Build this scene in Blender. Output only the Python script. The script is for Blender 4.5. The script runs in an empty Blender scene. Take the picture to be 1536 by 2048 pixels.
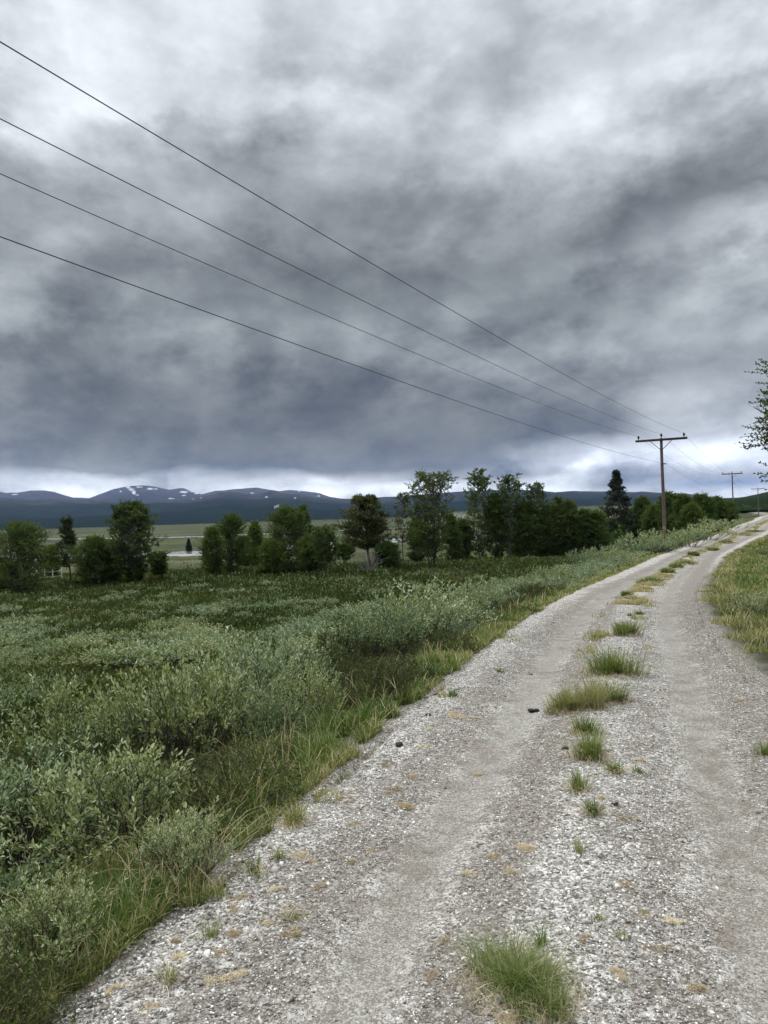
import bpy, math
import numpy as np
from mathutils import Matrix, Vector
C = bpy.context.scene.collection
SC = bpy.context.scene
FPX = 1479.0
ROLL = math.radians(1.8)
PITCH = 2.0 / FPX
EYE = 1.6
HAZE = 3.2e-5

# ------------------------------------------------------------ camera
cam = bpy.data.cameras.new('camera')
cam.sensor_fit = 'VERTICAL'; cam.sensor_height = 36.0
cam.lens = 36.0 * FPX / 2048.0
cam.clip_start = 0.05; cam.clip_end = 40000.0
camo = bpy.data.objects.new('camera', cam); C.objects.link(camo)
camo.matrix_world = (Matrix.Translation((0, 0, EYE)) @ Matrix.Rotation(math.pi / 2 + PITCH, 4, 'X')
                     @ Matrix.Rotation(-ROLL, 4, 'Z'))
SC.camera = camo
SC.render.resolution_x = 768; SC.render.resolution_y = 1024
SC.view_settings.view_transform = 'Standard'; SC.view_settings.look = 'None'
SC.view_settings.exposure = 0.0; SC.view_settings.gamma = 1.0
SC.render.engine = 'CYCLES'
SC.cycles.max_bounces = 6; SC.cycles.diffuse_bounces = 3; SC.cycles.transmission_bounces = 3
SC.cycles.volume_bounces = 0; SC.cycles.glossy_bounces = 2

# ------------------------------------------------------------ node helper
class NT:
    def __init__(s, tree): s.t = tree; s.n = tree.nodes; s.l = tree.links
    def new(s, typ, **kw):
        n = s.n.new(typ)
        for k, v in kw.items(): setattr(n, k, v)
        return n
    def link(s, a, b): s.l.new(a, b)
    def val(s, sock, v):
        if isinstance(v, bpy.types.NodeSocket): s.l.new(v, sock)
        else: sock.default_value = v
    def math(s, op, a, b=0.0, c=0.0, clamp=False):
        n = s.n.new('ShaderNodeMath'); n.operation = op; n.use_clamp = clamp
        s.val(n.inputs[0], a); s.val(n.inputs[1], b); s.val(n.inputs[2], c); return n.outputs[0]
    def noise(s, vec, scale, detail=4, rough=0.5, dist=0.0, out='Fac'):
        n = s.n.new('ShaderNodeTexNoise'); n.inputs['Scale'].default_value = scale
        n.inputs['Detail'].default_value = detail; n.inputs['Roughness'].default_value = rough
        n.inputs['Distortion'].default_value = dist
        if vec is not None: s.l.new(vec, n.inputs['Vector'])
        return n.outputs[out]
    def ramp(s, fac, stops, interp='LINEAR'):
        n = s.n.new('ShaderNodeValToRGB'); cr = n.color_ramp; cr.interpolation = interp
        while len(cr.elements) < len(stops): cr.elements.new(0.5)
        for e, (p, c) in zip(cr.elements, stops):
            e.position = p; e.color = (c[0], c[1], c[2], 1)
        s.l.new(fac, n.inputs[0]); return n.outputs[0]
    def mix(s, fac, a, b, blend='MIX'):
        n = s.n.new('ShaderNodeMixRGB'); n.blend_type = blend
        s.val(n.inputs[0], fac)
        for k, v in ((1, a), (2, b)):
            if isinstance(v, bpy.types.NodeSocket): s.l.new(v, n.inputs[k])
            else: n.inputs[k].default_value = (v[0], v[1], v[2], 1)
        return n.outputs[0]
    def maprange(s, v, a, b, c=0.0, d=1.0, smooth=False):
        n = s.n.new('ShaderNodeMapRange'); n.clamp = True
        if smooth: n.interpolation_type = 'SMOOTHSTEP'
        s.l.new(v, n.inputs[0])
        for i, q in enumerate((a, b, c, d)): n.inputs[i + 1].default_value = q
        return n.outputs[0]

def lin(v):
    v = v / 255.0
    return v / 12.92 if v <= 0.04045 else ((v + 0.055) / 1.055) ** 2.4

# ------------------------------------------------------------ world: overcast sky
SUN_EL, SUN_AZ = math.radians(48), math.radians(-60)
W = bpy.data.worlds.new("World"); SC.world = W; W.use_nodes = True
w = NT(W.node_tree); w.n.clear()
tc = w.new('ShaderNodeTexCoord'); sep = w.new('ShaderNodeSeparateXYZ'); w.link(tc.outputs['Generated'], sep.inputs[0])
X, Y, Z = sep.outputs
zc = w.math('MAXIMUM', Z, 0.0)
den = w.math('ADD', zc, 0.16)
cp = w.new('ShaderNodeCombineXYZ'); w.link(w.math('DIVIDE', X, den), cp.inputs[0]); w.link(w.math('DIVIDE', Y, den), cp.inputs[1])
rotv = w.new('ShaderNodeVectorRotate'); rotv.rotation_type = 'Z_AXIS'; rotv.inputs['Angle'].default_value = math.radians(-32)
w.link(cp.outputs[0], rotv.inputs['Vector'])
mp = w.new('ShaderNodeMapping'); mp.inputs['Scale'].default_value = (1.0, 0.62, 1.0); mp.inputs['Location'].default_value = (3.1, 7.7, 0)
w.link(rotv.outputs[0], mp.inputs[0]); PV = mp.outputs[0]
n1 = w.noise(PV, 1.5, 6, 0.55, 0.3)
n2 = w.noise(PV, 3.6, 6, 0.55, 0.2)
gm = w.new('ShaderNodeMapping'); gm.inputs['Scale'].default_value = (1, 1, 1.55); gm.inputs['Rotation'].default_value = (0, math.radians(14), 0); w.link(tc.outputs['Generated'], gm.inputs[0])
n3 = w.noise(gm.outputs[0], 5.2, 9, 0.55, 0.08)
n5 = w.noise(gm.outputs[0], 15.0, 8, 0.62, 0.0)
sm_ = w.new('ShaderNodeVectorMath', operation='ADD'); w.link(gm.outputs[0], sm_.inputs[0]); sm_.inputs[1].default_value = (-0.012, 0, 0.05)
n3b = w.noise(sm_.outputs[0], 5.2, 9, 0.55, 0.08)
relief_shade = w.math('SUBTRACT', n3b, n3)  # light from above put into the cloud colour by the noise offset
n7 = w.noise(gm.outputs[0], 8.5, 9, 0.56, 0.05)
e1 = w.math('SUBTRACT', w.maprange(n7, .46, .55, 0, 1, True), .5)
e2 = w.math('SUBTRACT', w.maprange(n3, .44, .56, 0, 1, True), .5)
n4 = w.noise(tc.outputs['Generated'], 3.2, 4, 0.5, 0.0)
az = w.math('ARCTAN2', X, Y)
el = w.math('ARCSINE', Z)
# ragged cloud borders: shift the lookup by noise, less near the horizon
amp = w.maprange(el, 0.015, 0.3, 0.024, 0.17)
sh = w.math('ADD', w.math('MULTIPLY', w.math('SUBTRACT', n1, 0.5), 0.3), w.math('ADD', w.math('MULTIPLY', w.math('SUBTRACT', n3, 0.5), 0.9), w.math('MULTIPLY', w.math('SUBTRACT', n5, 0.5), 0.35)))
el2 = w.math('ADD', el, w.math('MULTIPLY', sh, amp))
az2 = w.math('ADD', az, w.math('MULTIPLY', w.math('SUBTRACT', n4, 0.5), 0.35))
elmin, elmax = -0.01, 0.66
fac = w.maprange(el2, elmin, elmax)
COLS = {
 0:   [(0,222),(100,220),(200,217),(250,203),(300,186),(400,180),(500,172),(600,158),(700,138),(780,126),(850,131),(900,122),(940,150),(958,205),(985,222),(1010,215)],
 300: [(0,220),(100,224),(180,226),(230,192),(300,168),(400,160),(500,148),(560,140),(620,150),(700,135),(780,112),(830,116),(900,112),(938,122),(952,190),(985,228)],
 600: [(0,218),(100,217),(180,208),(250,178),(300,156),(400,140),(500,128),(580,116),(640,142),(700,136),(750,124),(830,104),(900,107),(942,110),(960,205),(990,235)],
 900: [(0,216),(100,216),(180,196),(300,174),(400,152),(500,136),(560,124),(620,142),(680,152),(720,146),(800,112),(880,102),(930,102),(955,150),(967,225),(990,232)],
 1200:[(0,220),(100,212),(200,212),(300,190),(350,166),(420,138),(480,128),(530,152),(580,130),(650,152),(700,162),(760,140),(830,118),(868,112),(900,210),(925,236),(945,196),(965,172),(980,205),(995,225)],
 1536:[(0,220),(100,216),(150,192),(200,166),(300,150),(370,140),(420,196),(460,200),(500,172),(600,160),(700,150),(760,170),(800,172),(850,186),(880,228),(915,222),(945,170),(963,'b'),(978,205),(993,225)],
}
def colr(v, y):
    if v == 'b': return (lin(135), lin(149), lin(172))
    k = lin(v)
    t = min(1.0, max(0.0, (215 - v) / 100.0))
    return (k * (0.95 - 0.03 * t), k * (1.005 + 0.0 * t), k * (1.07 - 0.03 * t))
prev = None; paz = None
for px, tab in sorted(COLS.items()):
    a = (px - 768) / FPX
    hor = 1026 - 0.0314 * (px - 768)
    stops = []
    for y, v in tab:
        e = math.atan((hor - y) / FPX / math.sqrt(1 + a * a))
        tau = HAZE * min(13500.0, 900.0 / max(math.sin(e), 1e-3)); ex = math.exp(tau)
        c3 = colr(v, y); ins = (.07, .11, .20)
        c3 = tuple(max(.02, (q - g * (1 - 1 / ex)) * ex) for q, g in zip(c3, ins))
        stops.append(((e - elmin) / (elmax - elmin), c3))
    stops.sort(key=lambda q: q[0])
    r = w.ramp(fac, stops, 'LINEAR' if len(stops) > 2 else 'LINEAR')
    ang = math.atan(a)
    if prev is None: prev = r
    else: prev = w.mix(w.maprange(az2, paz, ang, 0, 1, True), prev, r)
    paz = ang
# soft internal structure of the cloud layer, its lit and shaded sides painted in
st = w.math('ADD', w.math('ADD', w.math('MULTIPLY', w.math('SUBTRACT', n2, 0.5), 0.5), w.math('MULTIPLY', w.math('SUBTRACT', n3, 0.5), 1.0)), w.math('ADD', w.math('MULTIPLY', w.math('SUBTRACT', n5, 0.5), 0.55), w.math('ADD', w.math('MULTIPLY', relief_shade, -2.1), w.math('ADD', w.math('MULTIPLY', e1, 0.19), w.math('MULTIPLY', e2, 0.15)))))
strw = w.maprange(el, 0.0, 0.6, 1.0, 0.45)
gain = w.math('MULTIPLY', w.math('ADD', 1.0, w.math('MULTIPLY', st, strw)), w.maprange(el, 0.62, 1.1, 1.0, 3.4))  # sky above the view gets added brightness, to light the ground
cl = w.mix(w.maprange(el, 0.6, 1.0), prev, w.mix(1.0, prev, (1.05, 1.0, .94), 'MULTIPLY'))  # warm tint added to the same unseen overhead sky for its light
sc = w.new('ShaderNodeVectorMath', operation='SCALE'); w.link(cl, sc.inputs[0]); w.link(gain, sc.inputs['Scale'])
sky = w.new('ShaderNodeTexSky', sky_type='NISHITA'); sky.sun_disc = False
sky.sun_elevation = SUN_EL; sky.sun_rotation = SUN_AZ
bg1 = w.new('ShaderNodeBackground'); w.link(sky.outputs[0], bg1.inputs[0]); bg1.inputs[1].default_value = 0.05
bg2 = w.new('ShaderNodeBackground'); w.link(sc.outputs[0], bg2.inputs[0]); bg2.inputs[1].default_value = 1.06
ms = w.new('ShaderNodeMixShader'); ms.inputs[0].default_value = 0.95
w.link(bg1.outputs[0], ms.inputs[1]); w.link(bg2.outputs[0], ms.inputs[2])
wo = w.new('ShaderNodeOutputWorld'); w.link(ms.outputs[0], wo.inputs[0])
W.cycles.sampling_method = 'MANUAL'; W.cycles.sample_map_resolution = 512

sun = bpy.data.lights.new('sun', 'SUN'); sun.energy = 1.5; sun.angle = math.radians(25); sun.color = (1.0, 0.97, 0.93)
suno = bpy.data.objects.new('sun', sun); C.objects.link(suno)
sd = Vector((math.sin(SUN_AZ) * math.cos(SUN_EL), math.cos(SUN_AZ) * math.cos(SUN_EL), math.sin(SUN_EL)))
suno.rotation_euler = sd.to_track_quat('Z', 'Y').to_euler()

# ------------------------------------------------------------ terrain functions
def hashn(ix, iy, s):
    h = (ix.astype(np.int64) * 374761393 + iy.astype(np.int64) * 668265263 + s * 1274126177) & 0x7fffffff
    h = ((h ^ (h >> 13)) * 1274126177) & 0x7fffffff
    h = (h ^ (h >> 16)) & 0x7fffffff
    return h / 2147483647.0
def vn(x, y, s=0):
    ix = np.floor(x); iy = np.floor(y); fx = x - ix; fy = y - iy
    fx = fx * fx * (3 - 2 * fx); fy = fy * fy * (3 - 2 * fy)
    a = hashn(ix, iy, s); b = hashn(ix + 1, iy, s); c = hashn(ix, iy + 1, s); d = hashn(ix + 1, iy + 1, s)
    return (a * (1 - fx) + b * fx) * (1 - fy) + (c * (1 - fx) + d * fx) * fy
def fbm(x, y, s=0, o=4):
    r = 0; a = 0.5; t = 0
    for k in range(o):
        r = r + a * vn(x * 2 ** k, y * 2 ** k, s + k); t += a; a *= 0.5
    return r / t - 0.5
def ss(v, a, b):
    t = np.clip((v - a) / (b - a), 0, 1); return t * t * (3 - 2 * t)
RY = [-40, -30, -10, 0, 2.5, 4, 5.5, 7.5, 10, 13, 17, 23, 28, 40, 47, 60, 76, 100, 127, 205, 400]
RX = [-18, -13, -3.7, -.25, .52, 1.05, 1.58, 2.26, 3.08, 4.15, 5.7, 8.3, 10.6, 16.2, 19.8, 27.6, 38.3, 52, 66.5, 108, 200]
_yy = np.arange(-60, 460, 0.25)
_cc = np.interp(_yy, RY, RX)
for q in range(3):
    k = 9; _cc[k:-k] = np.convolve(_cc, np.ones(2 * k + 1) / (2 * k + 1), 'same')[k:-k]
_sl = np.gradient(_cc, _yy)
ZY = [-60, 5, 9, 15, 25, 38, 50, 65, 80, 127, 205, 400]
ZZ = [0, 0, -.12, -.4, -.9, -1.4, -1.6, -1.45, -.9, -1.15, -2.4, -4]
_zz = np.interp(_yy, ZY, ZZ)
for q in range(2): _zz[8:-8] = np.convolve(_zz, np.ones(17) / 17, 'same')[8:-8]
def cx(y): return np.interp(y, _yy, _cc)
def zr(y): return np.interp(y, _yy, _zz)
def troad(x, y):
    return (x - cx(y)) / np.sqrt(1 + np.interp(y, _yy, _sl) ** 2)
def hw(y): return np.interp(y, [0, 8, 40, 80], [1.48, 1.52, 1.95, 2.1])
def hwR(y): return np.interp(y, [0, 5, 8, 20, 40, 80], [1.5, 1.42, 1.16, 1.32, 1.75, 2.1])
def hwt(t, y): return np.where(t > 0, hwR(y), hw(y))
def H(x, y):
    x = np.asarray(x, float); y = np.asarray(y, float)
    t = troad(x, y); r = np.hypot(x, y); h = hw(y)
    sl = -t - h; sr = t - hwR(y)
    dl = np.interp(sl, [-9, 0, 0.3, 1.2, 3, 8], [0, 0, -.05, -.32, -.6, -.9])
    azd = np.degrees(np.arctan2(x, np.maximum(y, 1e-3)))
    plane = -0.95 - 1.75 * ss(r, 3, 48)
    val = np.interp(r, [0, 60, 118, 250, 600, 1500, 2600, 6000], [0, -.2, -3.7, -6.8, -9.8, -12.3, -13.3, -14])
    vf = 1 - ss(azd, 14, 24)
    vf = np.where(y < 0, 0, vf)
    zl = (zr(y) + dl) * (1 - ss(sl, 3, 15)) + plane * ss(sl, 3, 15) + val * vf
    # right side: shallow peaty ditch, then a low bank and a rising hill
    dr = np.interp(sr, [-9, 0, .6, 1.8, 3.0, 4.5, 8, 30, 120, 1500], [0, 0, -.03, -.12, -.3, -.14, .05, .5, 1.2, 16])
    zrr = zr(y) + dr
    z = np.where(t < 0, zl, zrr)
    out = np.maximum(sl, sr)
    rough = ss(out, 0.2, 2.5)
    z = z + rough * (0.35 * fbm(x / 7, y / 7, 3) + 0.22 * fbm(x / 1.6, y / 1.6, 9, 3)) + ss(out, 12, 60) * 1.2 * fbm(x / 60, y / 60, 5)
    return z
def Hs(x, y): return float(H(np.array([x]), np.array([y]))[0])
_c, _s = math.cos(ROLL), math.sin(ROLL)
def ray(px, py):
    a = (px - 768) / FPX; b = (1024 - py) / FPX
    return a * _c + b * _s, -a * _s + b * _c + PITCH
def proj(x, y, z):
    y = np.maximum(y, 1e-3)
    u = np.asarray(x) / y; v = (np.asarray(z) - EYE) / y - PITCH
    a = u * _c - v * _s; b = u * _s + v * _c
    return 768 + FPX * a, 1024 - FPX * b
def on_ground(px, py, far=3000):
    u, v = ray(px, py)
    d = np.geomspace(1.2, far, 6000)
    z = EYE + v * d; g = H(u * d, d)
    k = int(np.argmax(z < g))
    if z[k] >= g[k]: k = len(d) - 1
    return float(u * d[k]), float(d[k])

# ------------------------------------------------------------ mesh helpers
def mk(name, V, F, mats, tint=None, midx=None, smooth=False, parent=None, extra=None):
    me = bpy.data.meshes.new(name)
    V = np.ascontiguousarray(V, np.float32)
    if isinstance(F, np.ndarray): F = [F]
    F = [f for f in F if len(f)]
    me.vertices.add(len(V)); me.vertices.foreach_set('co', V.ravel())
    idx = np.concatenate([f.ravel() for f in F]).astype(np.int32)
    cnt = np.concatenate([np.full(len(f), f.shape[1]) for f in F]).astype(np.int32)
    st = np.concatenate([[0], np.cumsum(cnt)[:-1]]).astype(np.int32)
    me.loops.add(len(idx)); me.loops.foreach_set('vertex_index', idx)
    me.polygons.add(len(cnt)); me.polygons.foreach_set('loop_start', st); me.polygons.foreach_set('loop_total', cnt)
    if smooth: me.polygons.foreach_set('use_smooth', np.ones(len(cnt), bool))
    if tint is not None:
        a = me.attributes.new('tint', 'FLOAT', 'POINT'); a.data.foreach_set('value', np.asarray(tint, np.float32))
    for k, v in (extra or {}).items():
        a = me.attributes.new(k, 'FLOAT', 'POINT'); a.data.foreach_set('value', np.asarray(v, np.float32))
    if not isinstance(mats, (list, tuple)): mats = [mats]
    for m in mats: me.materials.append(m)
    if midx is not None: me.polygons.foreach_set('material_index', np.asarray(midx, np.int32))
    me.update(calc_edges=True)
    o = bpy.data.objects.new(name, me); C.objects.link(o)
    if parent: o.parent = parent
    return o
def tag(o, label=None, cat=None, group=None, kind=None):
    if label: o['label'] = label
    if cat: o['category'] = cat
    if group: o['group'] = group
    if kind: o['kind'] = kind
    return o
def empty(name, loc, rz=0.0, s=1.0):
    o = bpy.data.objects.new(name, None); C.objects.link(o); o.location = loc; o.rotation_euler = (0, 0, rz)
    o.scale = (s, s, s); o.empty_display_size = 0.2; return o
def dup(root, loc, rz, s):
    r = root.copy(); C.objects.link(r); r.location = loc; r.rotation_euler = (0, 0, rz)
    r.scale = s if isinstance(s, tuple) else (s, s, s)
    for ch in list(root.children):
        c = ch.copy(); C.objects.link(c); c.parent = r
    return r
def norm(v): return v / np.maximum(np.linalg.norm(v, axis=-1, keepdims=True), 1e-9)
def perp(d):
    a = np.zeros_like(d); a[..., 2] = 1.0
    m = np.abs(d[..., 2]) > 0.95; a[m] = (1, 0, 0)
    u = norm(np.cross(d, a)); return u, np.cross(d, u)
def leaves(P, D, L, Wd, rng, hexa=False, up=0.6):
    """one folded leaf per row: P base, D direction, L length, Wd width"""
    n = len(P)
    upv = rng.normal(0, 1, (n, 3)) * (1 - up); upv[:, 2] += up
    side = norm(np.cross(D, upv)); nor = np.cross(side, D)
    L = np.broadcast_to(np.asarray(L, float).reshape(-1, 1), (n, 1)); Wd = np.broadcast_to(np.asarray(Wd, float).reshape(-1, 1), (n, 1))
    if hexa:
        tip = P + D * L - nor * L * 0.08
        a = P + D * L * .32; b = P + D * L * .72
        V = np.stack([P, a + side * Wd * .42 + nor * Wd * .14, b + side * Wd * .45 + nor * Wd * .10, tip,
                      b - side * Wd * .45 + nor * Wd * .10, a - side * Wd * .42 + nor * Wd * .14], 1).reshape(-1, 3)
        i = (np.arange(n) * 6)[:, None]
        return V, np.concatenate([i + [0, 1, 2, 3], i + [0, 3, 4, 5]]), 6
    tip = P + D * L - nor * L * 0.06; m = P + D * L * .5
    V = np.stack([P, m + side * Wd * .5 + nor * Wd * .12, tip, m - side * Wd * .5 + nor * Wd * .12], 1).reshape(-1, 3)
    i = (np.arange(n) * 4)[:, None]
    return V, i + [0, 1, 2, 3], 4
def tubes(P, R, sides=4):
    """P (n,k,3), R (n,k)"""
    n, k, _ = P.shape
    T = norm(np.gradient(P, axis=1)); u, v = perp(T)
    ang = np.arange(sides) * 2 * math.pi / sides
    V = (P[:, :, None] + R[:, :, None, None] * (np.cos(ang)[None, None, :, None] * u[:, :, None] + np.sin(ang)[None, None, :, None] * v[:, :, None])).reshape(-1, 3)
    b = (np.arange(n) * k * sides)[:, None, None] + (np.arange(k - 1) * sides)[None, :, None] + np.arange(sides)[None, None]
    nx = (np.arange(sides) + 1) % sides
    c = (np.arange(n) * k * sides)[:, None, None] + (np.arange(k - 1) * sides)[None, :, None] + nx[None, None]
    F = np.stack([b, c, c + sides, b + sides], -1).reshape(-1, 4)
    return V, F
def rdir(rng, n, elo, ehi):
    a = rng.uniform(0, 2 * math.pi, n); e = rng.uniform(elo, ehi, n)
    return np.stack([np.cos(a) * np.cos(e), np.sin(a) * np.cos(e), np.sin(e)], 1)

# ------------------------------------------------------------ materials
def newmat(name):
    m = bpy.data.materials.new(name); m.use_nodes = True; m.node_tree.nodes.clear(); return m, NT(m.node_tree)
def leafmat(name, stops, transl=0.3, gloss=0.06, rough=0.5, hue=1.0):
    m, t = newmat(name)
    at = t.new('ShaderNodeAttribute', attribute_name='tint')
    oi = t.new('ShaderNodeObjectInfo')
    f = t.math('ADD', at.outputs['Fac'], t.math('MULTIPLY', t.math('SUBTRACT', oi.outputs['Random'], 0.5), 0.24))
    col = t.ramp(f, stops)
    hv = t.math('FRACT', t.math('MULTIPLY', oi.outputs['Random'], 7.31))
    col = t.mix(1.0, col, t.ramp(hv, [(0, tuple(1 + hue * q for q in (-.05, 0, .03))), (.5, (1, 1, 1)), (1, tuple(1 + hue * q for q in (.11, .03, -.15)))]), 'MULTIPLY')
    d = t.new('ShaderNodeBsdfDiffuse'); t.link(col, d.inputs[0])
    tr = t.new('ShaderNodeBsdfTranslucent'); t.link(t.mix(1.0, col, (1.0, 1.1, 0.6), 'MULTIPLY'), tr.inputs[0])
    g = t.new('ShaderNodeBsdfGlossy'); g.inputs['Roughness'].default_value = rough; g.inputs[0].default_value = (.8, .85, .9, 1)
    m1 = t.new('ShaderNodeMixShader'); m1.inputs[0].default_value = transl; t.link(d.outputs[0], m1.inputs[1]); t.link(tr.outputs[0], m1.inputs[2])
    m2 = t.new('ShaderNodeMixShader'); m2.inputs[0].default_value = gloss; t.link(m1.outputs[0], m2.inputs[1]); t.link(g.outputs[0], m2.inputs[2])
    o = t.new('ShaderNodeOutputMaterial'); t.link(m2.outputs[0], o.inputs[0]); return m
def barkmat(name, c1, c2, scale=6):
    m, t = newmat(name)
    g = t.new('ShaderNodeTexCoord')
    mpn = t.new('ShaderNodeMapping'); mpn.inputs['Scale'].default_value = (1, 1, .25); t.link(g.outputs['Object'], mpn.inputs[0])
    n = t.noise(mpn.outputs[0], scale, 5, .65)
    col = t.ramp(n, [(0.35, c1), (0.65, c2)])
    p = t.new('ShaderNodeBsdfPrincipled'); t.link(col, p.inputs['Base Color']); p.inputs['Roughness'].default_value = .85
    b = t.new('ShaderNodeBump'); b.inputs['Strength'].default_value = .5; b.inputs['Distance'].default_value = .02; t.link(n, b.inputs['Height']); t.link(b.outputs[0], p.inputs['Normal'])
    o = t.new('ShaderNodeOutputMaterial'); t.link(p.outputs[0], o.inputs[0]); return m
M_willow = leafmat('willow_leaf', [(0.0, (.05, .085, .025)), (.35, (.15, .205, .085)), (.7, (.31, .375, .21)), (1, (.52, .57, .40))], .25, .035, .5)
M_birch = leafmat('birch_leaf', [(0, (.032, .056, .012)), (.5, (.072, .115, .022)), (1, (.15, .20, .045))], .4, .02)
M_pine = leafmat('pine_needle', [(0, (.025, .04, .011)), (.5, (.075, .09, .022)), (1, (.19, .175, .042))], .2, .04)
M_spruce = leafmat('spruce_needle', [(0, (.016, .028, .015)), (.5, (.034, .052, .026)), (1, (.06, .08, .035))], .1, .05)
M_heath = leafmat('heath_leaf', [(0, (.022, .034, .008)), (.45, (.052, .074, .018)), (.8, (.10, .12, .034)), (.93, (.10, .085, .035)), (1, (.10, .04, .02))], .25, .015)
M_grass = leafmat('grass_blade', [(0, (.04, .085, .015)), (.35, (.095, .16, .034)), (.6, (.19, .235, .07)), (.8, (.30, .27, .13)), (1, (.52, .44, .28))], .3, .02, hue=.5)
M_straw = leafmat('dry_straw', [(0, (.28, .22, .15)), (.5, (.60, .50, .37)), (1, (.86, .77, .62))], .3, .0, hue=0)
M_bark = barkmat('bark_dark', (.018, .015, .012), (.075, .06, .048))
M_birchbark = barkmat('bark_birch', (.05, .045, .04), (.32, .29, .26), 9)
M_dead = barkmat('dead_twig', (.10, .09, .085), (.22, .20, .19))
M_catkin = barkmat('catkin', (.16, .12, .08), (.30, .24, .17), 60)

# ------------------------------------------------------------ ground
def ground_material():
    m, t = newmat('heath_ground')
    g = t.new('ShaderNodeNewGeometry'); P = g.outputs['Position']
    n1 = t.noise(P, .9, 6, .6); n2 = t.noise(P, 9, 5, .7); n3 = t.noise(P, .035, 5, .6, .5); n4 = t.noise(P, .006, 6, .55, .6)
    base = t.ramp(n1, [(.3, (.020, .026, .010)), (.5, (.040, .052, .017)), (.62, (.055, .058, .022)), (.75, (.055, .035, .018))])
    base = t.mix(t.maprange(n2, .35, .7), base, (.018, .020, .010))
    fm = t.new('ShaderNodeMapping'); fm.inputs['Scale'].default_value = (.35, 1.2, 1); t.link(P, fm.inputs[0]); n6 = t.noise(fm.outputs[0], .012, 6, .65, .8)
    far = t.ramp(t.math('ADD', t.math('MULTIPLY', n3, .45), t.math('MULTIPLY', n6, .55)), [(.36, (.020, .032, .011)), (.47, (.042, .052, .019)), (.54, (.075, .078, .03)), (.62, (.15, .14, .062))])
    far = t.mix(t.maprange(n4, .42, .62, 0, .8), far, (.034, .045, .018))
    cd = t.new('ShaderNodeVectorMath', operation='LENGTH'); t.link(P, cd.inputs[0])
    f = t.maprange(cd.outputs['Value'], 30, 110)
    col = t.mix(f, base, far)
    # bare peat showing through where the bank is cut, and gravel spill by the road edge
    pe = t.new('ShaderNodeAttribute', attribute_name='peat')
    col = t.mix(pe.outputs['Fac'], col, t.ramp(n2, [(.3, (.018, .014, .010)), (.7, (.075, .06, .045))]))
    sp = t.new('ShaderNodeAttribute', attribute_name='spill')
    vor = t.new('ShaderNodeTexVoronoi'); vor.inputs['Scale'].default_value = 55; t.link(P, vor.inputs['Vector'])
    gv = t.ramp(vor.outputs['Color'], [(0, (.09, .08, .065)), (.5, (.24, .22, .19)), (1, (.48, .46, .42))])
    col = t.mix(t.math('MULTIPLY', sp.outputs['Fac'], .85), col, gv)
    p = t.new('ShaderNodeBsdfPrincipled'); t.link(col, p.inputs['Base Color']); p.inputs['Roughness'].default_value = .95
    p.inputs['Specular IOR Level'].default_value = .15
    b = t.new('ShaderNodeBump'); b.inputs['Strength'].default_value = .8; b.inputs['Distance'].default_value = .06; t.link(n2, b.inputs['Height']); t.link(b.outputs[0], p.inputs['Normal'])
    o = t.new('ShaderNodeOutputMaterial'); t.link(p.outputs[0], o.inputs[0]); return m
def build_ground():
    azs = np.radians(np.unique(np.concatenate([np.arange(-180, -45, 4), np.arange(-45, 45, .35), np.arange(45, 180, 4)])))
    rs = np.concatenate([[0.02], np.geomspace(.4, 30, 230), np.geomspace(30.6, 3800, 150)])
    A, Rr = np.meshgrid(azs, rs)
    x = (np.sin(A) * Rr).ravel(); y = (np.cos(A) * Rr).ravel()
    t = troad(x, y); h = hwt(t, y)
    z = H(x, y)
    inside = ss(h + .05 - np.abs(t), 0, .12)
    lim = (y > -50) & (y < 395)
    z = z - 0.10 * inside * lim
    na = len(azs); nr = len(rs)
    i = np.arange(nr - 1)[:, None] * na + np.arange(na)[None]; j = np.arange(nr - 1)[:, None] * na + (np.arange(na) + 1)[None] % na
    F = np.stack([i, i + na, j + na, j], -1).reshape(-1, 4)
    sr = t - hwR(y); sl = -t - hw(y)
    peat = ss(sr, 1.7, 2.4) * (1 - ss(sr, 3.6, 4.6)) * ss(fbm(x / 1.3, y / 1.3, 31), -.12, .1) * (y < 60) * (y > 6)
    spill = 1 - ss(np.maximum(sl, sr) + .35 * fbm(x / .35, y / .35, 8), .0, .45)
    o = mk('ground', np.stack([x, y, z], 1), F, ground_material(), smooth=True, extra={'peat': peat, 'spill': spill})
    tag(o, kind='structure')
build_ground()

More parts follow.
